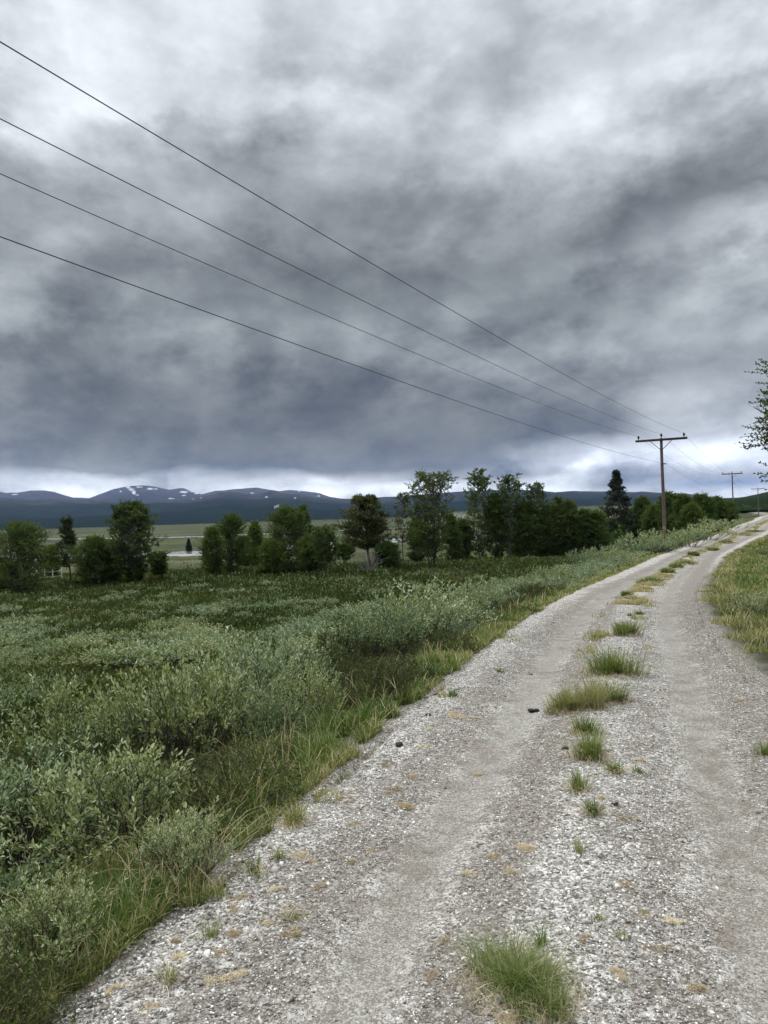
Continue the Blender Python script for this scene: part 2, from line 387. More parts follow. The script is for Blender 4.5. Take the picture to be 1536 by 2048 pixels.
def gravel_material(scale=62.0):
    m, t = newmat('gravel_surface')
    g = t.new('ShaderNodeNewGeometry'); P = g.outputs['Position']
    v1 = t.new('ShaderNodeTexVoronoi'); v1.inputs['Scale'].default_value = scale; t.link(P, v1.inputs['Vector'])
    v2 = t.new('ShaderNodeTexVoronoi'); v2.inputs['Scale'].default_value = scale * 2.6; t.link(P, v2.inputs['Vector'])
    s1 = t.new('ShaderNodeSeparateColor'); t.link(v1.outputs['Color'], s1.inputs[0])
    s2 = t.new('ShaderNodeSeparateColor'); t.link(v2.outputs['Color'], s2.inputs[0])
    big = t.noise(P, 1.1, 5, .6); med = t.noise(P, 6, 5, .65)
    stops = [(.1, (.08, .068, .054)), (.32, (.18, .16, .13)), (.5, (.31, .29, .25)), (.7, (.50, .475, .425)), (.92, (.88, .86, .80))]
    c1 = t.ramp(s1.outputs[0], stops); c2 = t.ramp(s2.outputs[0], stops)
    tr = t.new('ShaderNodeAttribute', attribute_name='track'); so = t.new('ShaderNodeAttribute', attribute_name='soil')
    trf = tr.outputs['Fac']
    col = t.mix(t.math('MULTIPLY', .45, 1.0), c1, c2)
    col = t.mix(1.0, col, (1.06, 1.08, 1.12), 'MULTIPLY')
    fine = t.mix(.75, c2, (.185, .178, .160))
    col = t.mix(t.math('MULTIPLY', trf, .92), col, fine)
    # soil showing between stones
    sm = t.maprange(t.math('ADD', t.math('ADD', med, t.math('MULTIPLY', t.math('SUBTRACT', big, .5), .6)), t.math('MULTIPLY', so.outputs['Fac'], .36)), .5, .72)
    col = t.mix(t.math('MULTIPLY', sm, .6), col, (.13, .108, .082))
    rust = t.maprange(big, .58, .72)
    col = t.mix(t.math('MULTIPLY', rust, .18), col, (.19, .135, .095))
    p = t.new('ShaderNodeBsdfPrincipled'); t.link(col, p.inputs['Base Color']); p.inputs['Roughness'].default_value = .9
    p.inputs['Specular IOR Level'].default_value = .2
    hgt = t.math('ADD', t.math('MULTIPLY', v1.outputs['Distance'], -1.0), t.math('MULTIPLY', v2.outputs['Distance'], -.5))
    b = t.new('ShaderNodeBump'); b.inputs['Distance'].default_value = .012
    t.val(b.inputs['Strength'], t.maprange(trf, 0, 1, .9, .35)); t.link(hgt, b.inputs['Height']); t.link(b.outputs[0], p.inputs['Normal'])
    o = t.new('ShaderNodeOutputMaterial'); t.link(p.outputs[0], o.inputs[0]); return m
def road_z(x, y, t=None):
    if t is None: t = troad(x, y)
    h = hwt(t, y); e = h + .22 * fbm(x / .5, y / .5, 8) + .1 * fbm(x / .12, y / .12, 18) - .02
    trk = np.exp(-((np.abs(t) - .68) / .24) ** 2)
    z = zr(y) - .035 * trk + .018 * np.exp(-(t / .3) ** 2) + .02 * fbm(x / .5, y / .5, 40, 3) + .012 * fbm(x / .08, y / .08, 41, 2)
    z = z - .14 * ss(np.abs(t) - e, -.02, .16)
    o_ = ss(np.abs(t) - e, .02, .14)
    return z * (1 - o_) + o_ * np.minimum(z, H(x, y) - .08)
def track_f(x, y, t):
    wob = .10 * fbm(x / .9, y / .9, 77)
    a = np.exp(-np.abs((t + .68 + wob) / np.interp(y, [0, 12, 30], [.18, .22, .32])) ** 2.6); b = np.exp(-np.abs((t - .68 + wob) / .19) ** 2.6)
    return np.clip(np.maximum(a, b) * (1 + .5 * fbm(x / .25, y / .25, 78)), 0, 1)
def build_road():
    ys = np.concatenate([np.arange(-12, 1, .3), np.arange(1, 16, .045), np.arange(16, 45, .15), np.arange(45, 200, .8)])
    ts = np.arange(-2.9, 2.901, .06)
    sl = np.interp(ys, _yy, _sl); c = 1 / np.sqrt(1 + sl ** 2)
    cxs = cx(ys)
    x = (cxs[:, None] + ts[None] * c[:, None]); y = (ys[:, None] - ts[None] * (sl * c)[:, None])
    x = x.ravel(); y = y.ravel(); t = troad(x, y)
    z = road_z(x, y, t)
    soil = np.exp(-((t + 1.05) / .22) ** 2) * .8 + np.exp(-((t - .30) / .2) ** 2) * .5 + np.exp(-((t - 1.15) / .28) ** 2) * 1.3 + np.exp(-((t + .33) / .15) ** 2)
    n = len(ts); i = np.arange(len(ys) - 1)[:, None] * n + np.arange(n - 1)[None]
    F = np.stack([i, i + 1, i + n + 1, i + n], -1).reshape(-1, 4)
    o = mk('road', np.stack([x, y, z], 1), F, gravel_material(), smooth=True, extra={'track': track_f(x, y, t), 'soil': soil})
    tag(o, kind='structure')
build_road()

def stone_material():
    m, t = newmat('gravel_stone')
    at = t.new('ShaderNodeAttribute', attribute_name='tint')
    col = t.ramp(at.outputs['Fac'], [(0, (.10, .092, .08)), (.22, (.20, .185, .165)), (.5, (.36, .35, .325)), (.75, (.58, .575, .55)), (1, (.90, .895, .87))])
    g = t.new('ShaderNodeNewGeometry'); n = t.noise(g.outputs['Position'], 220, 3, .6)
    col = t.mix(t.maprange(n, .35, .7, 0, .35), col, (.15, .13, .11))
    p = t.new('ShaderNodeBsdfPrincipled'); t.link(col, p.inputs['Base Color']); p.inputs['Roughness'].default_value = .8
    o = t.new('ShaderNodeOutputMaterial'); t.link(p.outputs[0], o.inputs[0]); return m
def stones(rng, x, y, z, size, tint, name='gravel'):
    n = len(x)
    base = np.array([[1, 0, 0], [-.5, .87, 0], [-.5, -.87, 0], [.5, .5, .75], [-.7, .1, .7], [.3, -.7, .7]], float)
    base = np.array([[1, .1, 0], [0, 1, .1], [-1, 0, -.1], [.1, -1, 0], [.15, .1, .8], [-.1, .1, -.7]], float)
    F0 = np.array([[0, 1, 4], [1, 2, 4], [2, 3, 4], [3, 0, 4], [1, 0, 5], [2, 1, 5], [3, 2, 5], [0, 3, 5]])
    V = base[None] * (1 + rng.uniform(-.35, .35, (n, 6, 3)))
    V = V * np.stack([rng.uniform(.7, 1.3, n), rng.uniform(.5, 1, n), rng.uniform(.35, .7, n)], 1)[:, None] * size[:, None, None]
    q = rng.normal(0, 1, (n, 4)) * np.array([1, .25, .25, 1.0]); q /= np.linalg.norm(q, axis=1, keepdims=True)
    qw, qx, qy, qz = q.T
    R = np.stack([1 - 2 * (qy * qy + qz * qz), 2 * (qx * qy - qz * qw), 2 * (qx * qz + qy * qw), 2 * (qx * qy + qz * qw), 1 - 2 * (qx * qx + qz * qz), 2 * (qy * qz - qx * qw), 2 * (qx * qz - qy * qw), 2 * (qy * qz + qx * qw), 1 - 2 * (qx * qx + qy * qy)], 1).reshape(n, 3, 3)
    V = np.einsum('nij,nkj->nki', R, V) + np.stack([x, y, z], 1)[:, None]
    F = (np.arange(n) * 6)[:, None, None] + F0[None]
    return mk(name, V.reshape(-1, 3), F.reshape(-1, 3), stone_material(), tint=np.repeat(tint, 6))
def inframe(x, y, z, m=60):
    m = m + FPX * 1.5 / np.maximum(y, .8)
    a, b = proj(x, y, z); return (a > -m) & (a < 1536 + m) & (b > -m) & (b < 2048 + m) & (y > .3)
def build_gravel():
    rng = np.random.default_rng(5)
    xs, ys = [], []
    n = 330000
    y = 1.9 + 15.0 * rng.uniform(0, 1, n) ** 1.45
    y = rng.choice(y, n); t = rng.uniform(-1.85, 1.85, n)
    x = cx(y) + t * np.sqrt(1 + np.interp(y, _yy, _sl) ** 2)
    k = inframe(x, y, zr(y)); x, y, t = x[k], y[k], t[k]
    tf = track_f(x, y, t)
    size = rng.lognormal(math.log(.0050), .40, len(x)) * (1 + np.clip(y - 5, 0, 20) * .035)
    size *= (1 - .5 * tf)
    keep = (rng.uniform(0, 1, len(x)) > tf * .80) & (rng.uniform(0, 1, len(x)) > .45 * np.exp(-((t - 1.12) / .22) ** 2)) & (rng.uniform(0, 1, len(x)) > .4 * np.exp(-((t + .30) / .14) ** 2)) & (rng.uniform(0, 1, len(x)) < 1 - ss(y, 9, 16.5)) & (rng.uniform(0, 1, len(x)) < .55 + 1.2 * (fbm(x / .4, y / .4, 91) + .25))
    keep &= np.abs(t) < hwt(t, y) + .25 * fbm(x / .5, y / .5, 8) + rng.uniform(-.05, .22, len(x))
    x, y, size, t = x[keep], y[keep], size[keep], t[keep]
    z = np.maximum(road_z(x, y), H(x, y) - .1 * (np.abs(t) < hwt(t, y))) + size * .15
    tint = np.clip(rng.normal(.57, .30, len(x)) + .4 * fbm(x / .5, y / .5, 92), 0, 1)
    tag(stones(rng, x, y, z, size, tint), 'loose light grey gravel chips strewn over the track', 'gravel', kind='stuff')
build_gravel()

# ------------------------------------------------------------ mountains and hills
def hill_mesh(name, prof, r0, R, z0, mat, azlo, azhi, step, nr, rough, snow=None, seed=1, pw=1.25, back=.85):
    px = np.arange(azlo, azhi, step)
    a = (px - 768) / FPX; A = np.arctan(a)
    horp = 1026 - .0314 * (px - 768)
    py = np.interp(px, [p[0] for p in prof], [p[1] for p in prof])
    py = py + 1.6 * fbm(px / 26, px * 0 + seed, seed, 4)
    u = np.concatenate([np.linspace(0, 1, nr), [1.04, 1.12, 1.3]])
    Rl = R * (1 + .06 * fbm(px / 120, px * 0, seed + 5)) ; 
    rr = r0 + (Rl[None] - r0) * u[:, None]
    ztop = EYE + (horp - py) / FPX * Rl * np.cos(A)
    f = np.where(u <= 1, u ** pw, 1 - (u - 1) * back * 2)[:, None]
    z = z0 + (ztop[None] - z0) * f
    x = np.sin(A)[None] * rr; y = np.cos(A)[None] * rr
    env = (np.sin(np.clip(u, 0, 1) * math.pi) ** .8)[:, None]
    z = z + env * rough * (fbm(x / (R * .12), y / (R * .12), seed + 9, 5) * (ztop[None] - z0) )
    n = len(px); i = np.arange(len(u) - 1)[:, None] * n + np.arange(n - 1)[None]
    F = np.stack([i, i + 1, i + n + 1, i + n], -1).reshape(-1, 4)
    V = np.stack([x.ravel(), y.ravel(), z.ravel()], 1)
    qx, qy = proj(V[:, 0], V[:, 1], V[:, 2])
    s = np.zeros(len(V))
    for (sx, sy, sw, sh) in (snow or []):
        d = ((qx - sx) / sw) ** 2 + ((qy - sy) / sh) ** 2
        s = np.maximum(s, 1 - d * .5 + 1.1 * fbm(qx / 4, qy / 2, 61))
    hgt = np.repeat(u, n) + .25 * fbm(qx / 90, qy / 14, seed + 3)
    o = mk(name, V, F, mat, smooth=True, extra={'snow': np.clip(s, -1, 1), 'hgt': hgt})
    return tag(o, kind='structure')
def hill_material(name, low, mid, top, a, b, ns=.0016):
    m, t = newmat(name)
    g = t.new('ShaderNodeNewGeometry'); P = g.outputs['Position']
    h = t.new('ShaderNodeAttribute', attribute_name='hgt').outputs['Fac']
    n = t.noise(P, ns, 7, .6, .4); n2 = t.noise(P, ns * 8, 6, .65)
    hh = t.math('ADD', h, t.math('MULTIPLY', t.math('SUBTRACT', n, .5), .55))
    col = t.ramp(hh, [(a, low), ((a + b) / 2, mid), (b, top)])
    col = t.mix(t.maprange(n2, .42, .62, 0, .75), col, tuple(v * .35 for v in mid))
    s = t.new('ShaderNodeAttribute', attribute_name='snow').outputs['Fac']
    col = t.mix(t.maprange(s, .3, .85, 0, .8), col, (.55, .58, .64))
    p = t.new('ShaderNodeBsdfPrincipled'); t.link(col, p.inputs['Base Color']); p.inputs['Roughness'].default_value = 1; p.inputs['Specular IOR Level'].default_value = 0
    o = t.new('ShaderNodeOutputMaterial'); t.link(p.outputs[0], o.inputs[0]); return m
BACK = [(-900, 975), (-500, 990), (-200, 978), (0, 984), (35, 985), (62, 981), (90, 981), (110, 984), (130, 990), (148, 995), (180, 996), (200, 988), (230, 978), (255, 973), (285, 970), (300, 971.5), (320, 975), (340, 979), (360, 976), (370, 976), (390, 985), (405, 988), (430, 982), (450, 981), (465, 979), (495, 976), (515, 975), (540, 979), (560, 982), (585, 980), (610, 982), (640, 986), (660, 993), (680, 997), (1536, 1040), (2400, 1040)]
FRONT = [(-900, 990), (-400, 1000), (0, 996), (60, 999), (180, 999), (240, 1003), (300, 1003), (375, 1000), (400, 994), (440, 985), (465, 984), (510, 989), (530, 985), (548, 980), (565, 987), (600, 989), (640, 996), (700, 998), (730, 996), (755, 994.5), (800, 993.5), (830, 990), (880, 986), (930, 982), (985, 980), (1060, 980), (1110, 984), (1150, 982), (1200, 983), (1270, 984), (1284, 982.5), (1310, 985), (1345, 987), (1370, 986), (1395, 990), (1420, 993), (1436, 996), (1455, 996), (1480, 995), (1490, 996), (1600, 1000), (2400, 1010)]
SN = [(256, 974, 5, 2.6), (262, 979, 6, 3), (268, 985, 4, 4), (241, 983, 2, 1.5), (278, 974, 7, 1.2), (300, 977.5, 6, 2), (312, 978, 4, 1), (386, 981, 9, 3.6), (368, 984, 9, 2.4), (393, 986.5, 5, 1.6), (368, 991, 5, 1.3), (343, 997, 7, 1), (146, 992.5, 6, 1.3), (30, 989, 7, 1.2), (12, 985, 9, 1), (275, 990, 4, 1), (628, 995, 5, 1.2), (637, 992, 3, 1.2), (598, 983, 3, 1), (505, 986, 4, 1)]
SNF = [(533, 994, 3, 1), (590, 996, 2.2, 1), (386, 998, 3, .8), (402, 996, 3, .8)]
hill_mesh('mountain', BACK, 6500, 10500, 60, hill_material('fell_back', (.035, .042, .045), (.055, .058, .06), (.09, .085, .082), .2, 1.0), -900, 1100, 2.0, 60, .22, SN, 3)
hill_mesh('mountain', FRONT, 2700, 6800, -14, hill_material('fell_front', (.010, .018, .011), (.024, .031, .024), (.065, .062, .056), .2, 1.15, .0011), -900, 2400, 2.0, 110, .5, SNF, 8, pw=1.15)
HILLR = [(1330, 1030), (1380, 1010), (1400, 1003), (1430, 999), (1460, 996.5), (1490, 993), (1510, 989), (1536, 984), (1600, 973), (1800, 955), (2400, 960)]
hill_mesh('hill', HILLR, 420, 1500, -3, hill_material('wooded_hill', (.013, .022, .008), (.020, .031, .011), (.036, .042, .018), .3, 1.1, .02), 1330, 2400, 3.0, 60, .1, None, 12)

# ------------------------------------------------------------ valley: river, road, far wood
def ribbon(name, pts, mat, wpx, seed, lift=.12):
    """flat strip over the valley floor through the given ground points; wpx = width in metres at each point"""
    P = np.array([on_ground(*p) for p in pts]); tt = np.linspace(0, 1, len(P)); q = np.linspace(0, 1, 160)
    x = np.interp(q, tt, P[:, 0]); y = np.interp(q, tt, P[:, 1]); wd = np.interp(q, tt, wpx)
    wd = wd * (1 + .5 * fbm(q * 30, q * 0, seed))
    rows = []
    for f in (-.5, -.17, .17, .5):
        yy = y + wd * f; rows.append((x, yy))
    X = np.array([r[0] for r in rows]); Yq = np.array([r[1] for r in rows])
    Zq = H(X.ravel(), Yq.ravel()).reshape(X.shape)
    Zq = np.maximum(Zq.max(axis=0)[None], Zq) + lift
    n = len(q); i = np.arange(3)[:, None] * n + np.arange(n - 1)[None]
    F = np.stack([i, i + 1, i + n + 1, i + n], -1).reshape(-1, 4)
    return tag(mk(name, np.stack([X.ravel(), Yq.ravel(), Zq.ravel()], 1), F, mat, smooth=True), kind='structure')
def flatmat(name, col, rough=.9, metal=0, nz=None):
    m, t = newmat(name)
    p = t.new('ShaderNodeBsdfPrincipled'); p.inputs['Roughness'].default_value = rough; p.inputs['Metallic'].default_value = metal
    g = t.new('ShaderNodeNewGeometry'); n = t.noise(g.outputs['Position'], nz or 3, 5, .6)
    t.link(t.mix(t.maprange(n, .3, .7, 0, .5), col, tuple(c * .55 for c in col)), p.inputs['Base Color'])
    o = t.new('ShaderNodeOutputMaterial'); t.link(p.outputs[0], o.inputs[0]); return m
M_water = flatmat('river_water', (.62, .66, .7), .12, .75, .02)
M_bar = flatmat('river_gravel', (.30, .28, .24), .95, 0, .06)
M_asph = flatmat('valley_road', (.20, .21, .22), .9, 0, .05)
ribbon('water', [(-200, 1119), (60, 1114), (200, 1110), (330, 1108), (410, 1105), (480, 1101), (600, 1092), (740, 1084), (830, 1077), (930, 1069), (1040, 1058)], M_water, [15, 15, 16, 17, 18, 18, 21, 24, 30, 36, 45], 4, .05)
ribbon('path', [(-200, 1125), (100, 1119), (330, 1112), (410, 1110), (600, 1096), (740, 1088), (830, 1081)], M_bar, [12, 12, 12, 12, 12, 12, 14], 9, .03)
ribbon('road', [(-200, 1083), (60, 1079), (140, 1078), (330, 1075), (420, 1073), (640, 1063), (700, 1061), (860, 1052)], M_asph, [26, 26, 26, 30, 30, 26, 24, 30], 6, .05)

def leaf_blob(rng, x, y, z, h, wd, per, name, mat, tintm=.45):
    """many small crowns as loose leaf clumps (for far woods)"""
    n = len(x)
    f = rng.uniform(.05, 1, (n, per)); rad = wd[:, None] * .5 * np.sin(np.clip(f, .08, .97) * math.pi) ** .6 * rng.uniform(.2, 1, (n, per))
    a = rng.uniform(0, 2 * math.pi, (n, per))
    P = np.stack([x[:, None] + rad * np.cos(a), y[:, None] + rad * np.sin(a), z[:, None] + f * h[:, None]], -1).reshape(-1, 3)
    D = rdir(rng, n * per, -.6, 1.2); s = np.repeat(h, per) * .17 * rng.uniform(.6, 1.3, n * per)
    V, F, k = leaves(P, D, s, s * .75, rng)
    tint = np.repeat(np.clip(rng.normal(tintm, .12, (n, 1)) + rng.normal(0, .15, (n, per)), 0, 1).ravel(), k)
    return mk(name, V, F, mat, tint=tint)
def far_woods():
    rng = np.random.default_rng(21)
    # belt of wood at the far side of the valley, below the mountains
    n = 5200; a = np.radians(rng.uniform(-42, 40, n)); r = rng.uniform(1500, 2700, n)
    x = r * np.sin(a); y = r * np.cos(a)
    k = (fbm(x / 160, y / 90, 14) + (r - 1900) / 2200) > .05; x, y = x[k], y[k]
    h = rng.uniform(4, 8, len(x))
    tag(leaf_blob(rng, x, y, H(x, y) - .3, h, h * 1.6, 14, 'far_wood', M_birch, .2), 'dark belt of far-off wood across the valley floor below the blue mountains', 'woodland', kind='stuff')
    # wood filling in behind the pole line on the right
    n = 1500; a = np.radians(rng.uniform(9, 38, n)); r = 105 + 420 * rng.uniform(0, 1, n) ** 1.3
    x = r * np.sin(a); y = r * np.cos(a); t = troad(x, y)
    k = ((t < -14) & (y < 390)) | (t > 45) | (y >= 390); k &= (fbm(x / 30, y / 30, 15) > -.13)
    x, y = x[k], y[k]; h = rng.uniform(2.2, 4.2, len(x))
    tag(leaf_blob(rng, x, y, H(x, y) - .2, h, h * .85, 90, 'background_wood', M_birch, .4), 'mass of low birch wood behind the pole line towards the far end of the track', 'woodland', kind='stuff')
    # willow and juniper scrub dotted on the moor
    n = 900; a = np.radians(rng.uniform(-38, 12, n)); r = 95 + 800 * rng.uniform(0, 1, n) ** 1.8
    x = r * np.sin(a); y = r * np.cos(a); k = fbm(x / 50, y / 50, 16) > -.02; x, y = x[k], y[k]; h = rng.uniform(.6, 1.6, len(x)) * (1 + (np.hypot(x, y) > 300))
    tag(leaf_blob(rng, x, y, H(x, y) - .2, h, h * 1.6, 30, 'valley_scrub', M_birch, .45), 'low dark scrub dotted over the valley floor by the river', 'scrub', kind='stuff')
far_woods()

# ------------------------------------------------------------ plants: generators
def curve_stems(base, tip, rng, k=6, bow=.12, arch=.25):
    u = np.linspace(0, 1, k)[None, :, None]
    d = tip - base; L = np.linalg.norm(d, axis=1)[:, None, None]
    bend = rng.normal(0, 1, (len(base), 1, 3)) * bow * L
    P = base[:, None] + d[:, None] * u + bend * np.sin(u * math.pi)
    P[:, :, 2] += (np.sin(u * math.pi) * L * arch)[:, :, 0] * .5
    wig = rng.normal(0, 1, (len(base), k, 3)) * L * .02; wig[:, 0] = 0
    return P + wig
def sample(P, t):
    """P (n,k,3), t (n,m) -> (n,m,3) and tangent"""
    k = P.shape[1]; f = t * (k - 1); i = np.clip(f.astype(int), 0, k - 2); w_ = (f - i)[..., None]
    r = np.arange(len(P))[:, None]
    a = P[r, i]; b = P[r, i + 1]; return a * (1 - w_) + b * w_, norm(b - a)
class Acc:
    def __init__(s): s.V = []; s.F = []; s.T = []; s.n = 0
    def add(s, V, F, T=None):
        s.V.append(V); s.F.append(F + s.n); s.n += len(V); s.T.append(T if T is not None else np.zeros(len(V)))
    def build(s, name, mat, parent=None, smooth=False):
        q = [f for f in s.F if f.shape[1] == 4]; t3 = [f for f in s.F if f.shape[1] == 3]
        Fs = []
        if q: Fs.append(np.concatenate(q))
        if t3: Fs.append(np.concatenate(t3))
        return mk(name, np.concatenate(s.V), Fs, mat, tint=np.concatenate(s.T), parent=parent, smooth=smooth)
def twig_leaves(acc, P, D, L, n, ll, lw, rng, tint, splay=.75, t0=.12, hexa=False, up=.55, tv=.16):
    """leaves spiralling round twigs (P start, D direction, L length)"""
    m = len(P); tt = np.linspace(t0, 1, n)[None] + rng.uniform(-.06, .06, (m, n))
    pos = P[:, None] + D[:, None] * (L[:, None, None] * tt[..., None])
    u, v = perp(D); a = (np.arange(n) * 2.4)[None] + rng.uniform(0, 6.28, (m, 1)) + rng.uniform(-.4, .4, (m, n))
    rad = np.cos(a)[..., None] * u[:, None] + np.sin(a)[..., None] * v[:, None]
    sp = splay * (1.15 - .55 * tt[..., None])
    dr = norm(D[:, None] * (1.05 - sp * .4) + rad * sp + np.array([0, 0, .12]))
    pos = pos.reshape(-1, 3); dr = dr.reshape(-1, 3); N = len(pos)
    s = rng.uniform(.65, 1.15, N)
    V, F, k = leaves(pos, dr, ll * s, lw * s, rng, hexa, up)
    tn = np.repeat(tint, n) if np.ndim(tint) else np.full(N, tint)
    acc.add(V, F, np.repeat(np.clip(tn + rng.normal(0, tv, N) + .1 * (tt.ravel() - .5), 0, 1), k))
def make_bush(name, rng, h, r, nst, ntw, nlf, ll, lw, mat, bark, tint=.55, hexa=False, low=.35, stemr=.006, catkins=0, flat=1.0):
    root = empty(name, (0, 0, 0))
    a = rng.uniform(0, 6.283, nst); q = rng.uniform(0, 1, nst) ** .55
    base = np.stack([np.cos(a) * q * r * .35, np.sin(a) * q * r * .35, np.full(nst, -.06)], 1)
    hh = h * (1 - .45 * q ** 2.2) * rng.uniform(.75, 1.06, nst)
    a2 = a + rng.normal(0, .35, nst)
    tip = np.stack([np.cos(a2) * q * r, np.sin(a2) * q * r, hh], 1)
    S = curve_stems(base, tip, rng, 7, .07, .12)
    st = Acc(); V, F = tubes(S, np.linspace(1, .25, 7)[None] * stemr * rng.uniform(.7, 1.5, (nst, 1)), 4); st.add(V, F)
    tb = low + (1 - low) * rng.uniform(0, 1, (nst, ntw)) ** .8; tb[:, 0] = 1.0
    P, T = sample(S, tb); P = P.reshape(-1, 3); T = T.reshape(-1, 3)
    out = rdir(rng, len(P), -.1, .9)
    D = norm(T * .75 + out * .75 + np.array([0, 0, .25])); L = rng.uniform(.10, .24, len(P)) * (h / .9) ** .6
    V, F = tubes(np.stack([P, P + D * L[:, None] * .5, P + D * L[:, None]], 1), np.full((len(P), 3), stemr * .28), 3); st.add(V, F)
    lf = Acc()
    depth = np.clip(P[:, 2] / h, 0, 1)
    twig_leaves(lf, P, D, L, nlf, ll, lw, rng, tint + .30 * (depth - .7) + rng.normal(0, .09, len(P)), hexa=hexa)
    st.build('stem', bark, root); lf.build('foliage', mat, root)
    if catkins:
        i = rng.choice(len(P), catkins); p = P[i] + D[i] * (L[i, None] * .5); d = norm(rdir(rng, catkins, .4, 1.4))
        for c in range(catkins):
            ck = Acc(); V, F = tubes(np.stack([p, p + d * .012, p + d * .035, p + d * .048], 1)[c:c + 1], np.array([[.002, .0055, .005, .001]]), 6); ck.add(V, F)
            ck.build('catkin', M_catkin, root)
    return root

def make_tree(name, rng, h, w, nst, prof, nbr, ntw, nlf, leaf, mat, bark, tint=.5, spread=.35, start=.12, trunk_r=.05, up=.5, aspect=.62, droop=0, lean=(0, 0), gap=0.0, tw=.22, lobes=1.0):
    root = empty(name, (0, 0, 0))
    a = rng.uniform(0, 6.283) + np.arange(nst) * 2.4; q = np.linspace(.15, 1, nst) if nst > 1 else np.zeros(1)
    base = np.stack([np.cos(a) * .10 * q * nst ** .4, np.sin(a) * .10 * q * nst ** .4, np.full(nst, -.15)], 1)
    hh = h * (1 - .32 * q * rng.uniform(.3, 1.1, nst)); hh[0] = h
    tip = np.stack([np.cos(a) * q * w * spread + lean[0], np.sin(a) * q * w * spread + lean[1], hh], 1)
    S = curve_stems(base, tip, rng, 9, .035, .05)
    st = Acc(); V, F = tubes(S, np.linspace(1, .12, 9)[None] * trunk_r * (hh / h)[:, None], 6); st.add(V, F)
    fp = [p[0] for p in prof]; rp = [p[1] for p in prof]
    tb = np.sort(start + (1 - start) * rng.uniform(0, 1, (nst, nbr)), 1)
    P, T = sample(S, tb); P = P.reshape(-1, 3); T = T.reshape(-1, 3)
    f = np.clip(P[:, 2] / h, 0, 1)
    R = np.interp(f, fp, rp) * w * .5
    out = rdir(rng, len(P), -.05, .35)
    # branches reach for the crown's envelope
    cen = np.array([lean[0], lean[1], 0]) * f[:, None]
    tgt = cen + out * R[:, None] * rng.uniform(.55, 1.12, len(P))[:, None]
    tgt[:, 2] = P[:, 2] + R * rng.uniform(.1, up * 2, len(P)) * (1 - droop) - droop * R * rng.uniform(.0, .5, len(P))
    hi = tgt[:, 2] > h * .97; tgt[:, 2] = np.where(hi, h * (.97 - .22 * rng.uniform(0, 1, len(P)) ** 2), tgt[:, 2]); tgt[:, 2] = np.maximum(tgt[:, 2], .12)
    ph = rng.uniform(0, 6.28, 3); dx, dy = tgt[:, 0] - cen[:, 0], tgt[:, 1] - cen[:, 1]; an = np.arctan2(dy, dx); fz = tgt[:, 2] / h
    lob = 1 + lobes * (-.06 + .27 * np.sin(an * 2 + fz * 6 + ph[0]) + .22 * np.sin(an * 3 - fz * 11 + ph[1]) + .17 * np.sin(fz * 19 + ph[2] + an))
    rm = np.interp(fz, fp, rp) * w * .5 * lob * 1.05; sc_ = np.minimum(1, rm / np.maximum(np.hypot(dx, dy), 1e-3))
    tgt[:, 0] = cen[:, 0] + dx * sc_; tgt[:, 1] = cen[:, 1] + dy * sc_
    if gap:
        keep = rng.uniform(0, 1, len(P)) > gap; P, tgt, f = P[keep], tgt[keep], f[keep]
    B = curve_stems(P, tgt, rng, 5, .06, -.05 if droop else .08)
    BL = np.linalg.norm(tgt - P, axis=1)
    V, F = tubes(B, np.linspace(1, .3, 5)[None] * np.clip(BL * .012, .003, .03)[:, None], 4); st.add(V, F)
    nt = .15 + .85 * rng.uniform(0, 1, (len(B), ntw)) ** .6; nt[:, 0] = 1
    Q, TT = sample(B, nt); Q = Q.reshape(-1, 3); TT = TT.reshape(-1, 3)
    D = norm(TT * .7 + rdir(rng, len(Q), -.4, .9) * .9); L = rng.uniform(.6, 1.4, len(Q)) * tw * 1.25 * (.6 + .4 * np.repeat(np.clip(BL, .3, 1.5), ntw))
    V, F = tubes(np.stack([Q, Q + D * L[:, None]], 1), np.full((len(Q), 2), .004), 3); st.add(V, F)
    lf = Acc()
    bt = np.repeat(rng.normal(0, .10, len(B)), ntw)
    twig_leaves(lf, Q, D, L, nlf, leaf, leaf * aspect, rng, tint + bt, splay=1.0, up=.3, tv=.14)
    st.build('trunk', bark, root); lf.build('crown', mat, root)
    return root

PR_B = [(0, .35), (.15, .75), (.4, 1), (.6, .85), (.78, .6), (.9, .35), (1, .08)]
PR_BUSHY = [(0, .6), (.15, .9), (.35, 1), (.55, .92), (.75, .68), (.9, .38), (1, .08)]
PR_TALL = [(0, .5), (.2, .9), (.45, 1), (.6, .85), (.8, .72), (.93, .5), (1, .15)]
PR_OPEN = [(0, .3), (.3, .8), (.6, .95), (.85, 1), (1, .7)]
PR_PINE = [(0, .2), (.2, .55), (.4, .95), (.6, 1), (.8, .75), (.95, .35), (1, .1)]
PR_SPRUCE = [(0, .8), (.12, 1), (.35, .82), (.6, .5), (.8, .26), (1, .03)]

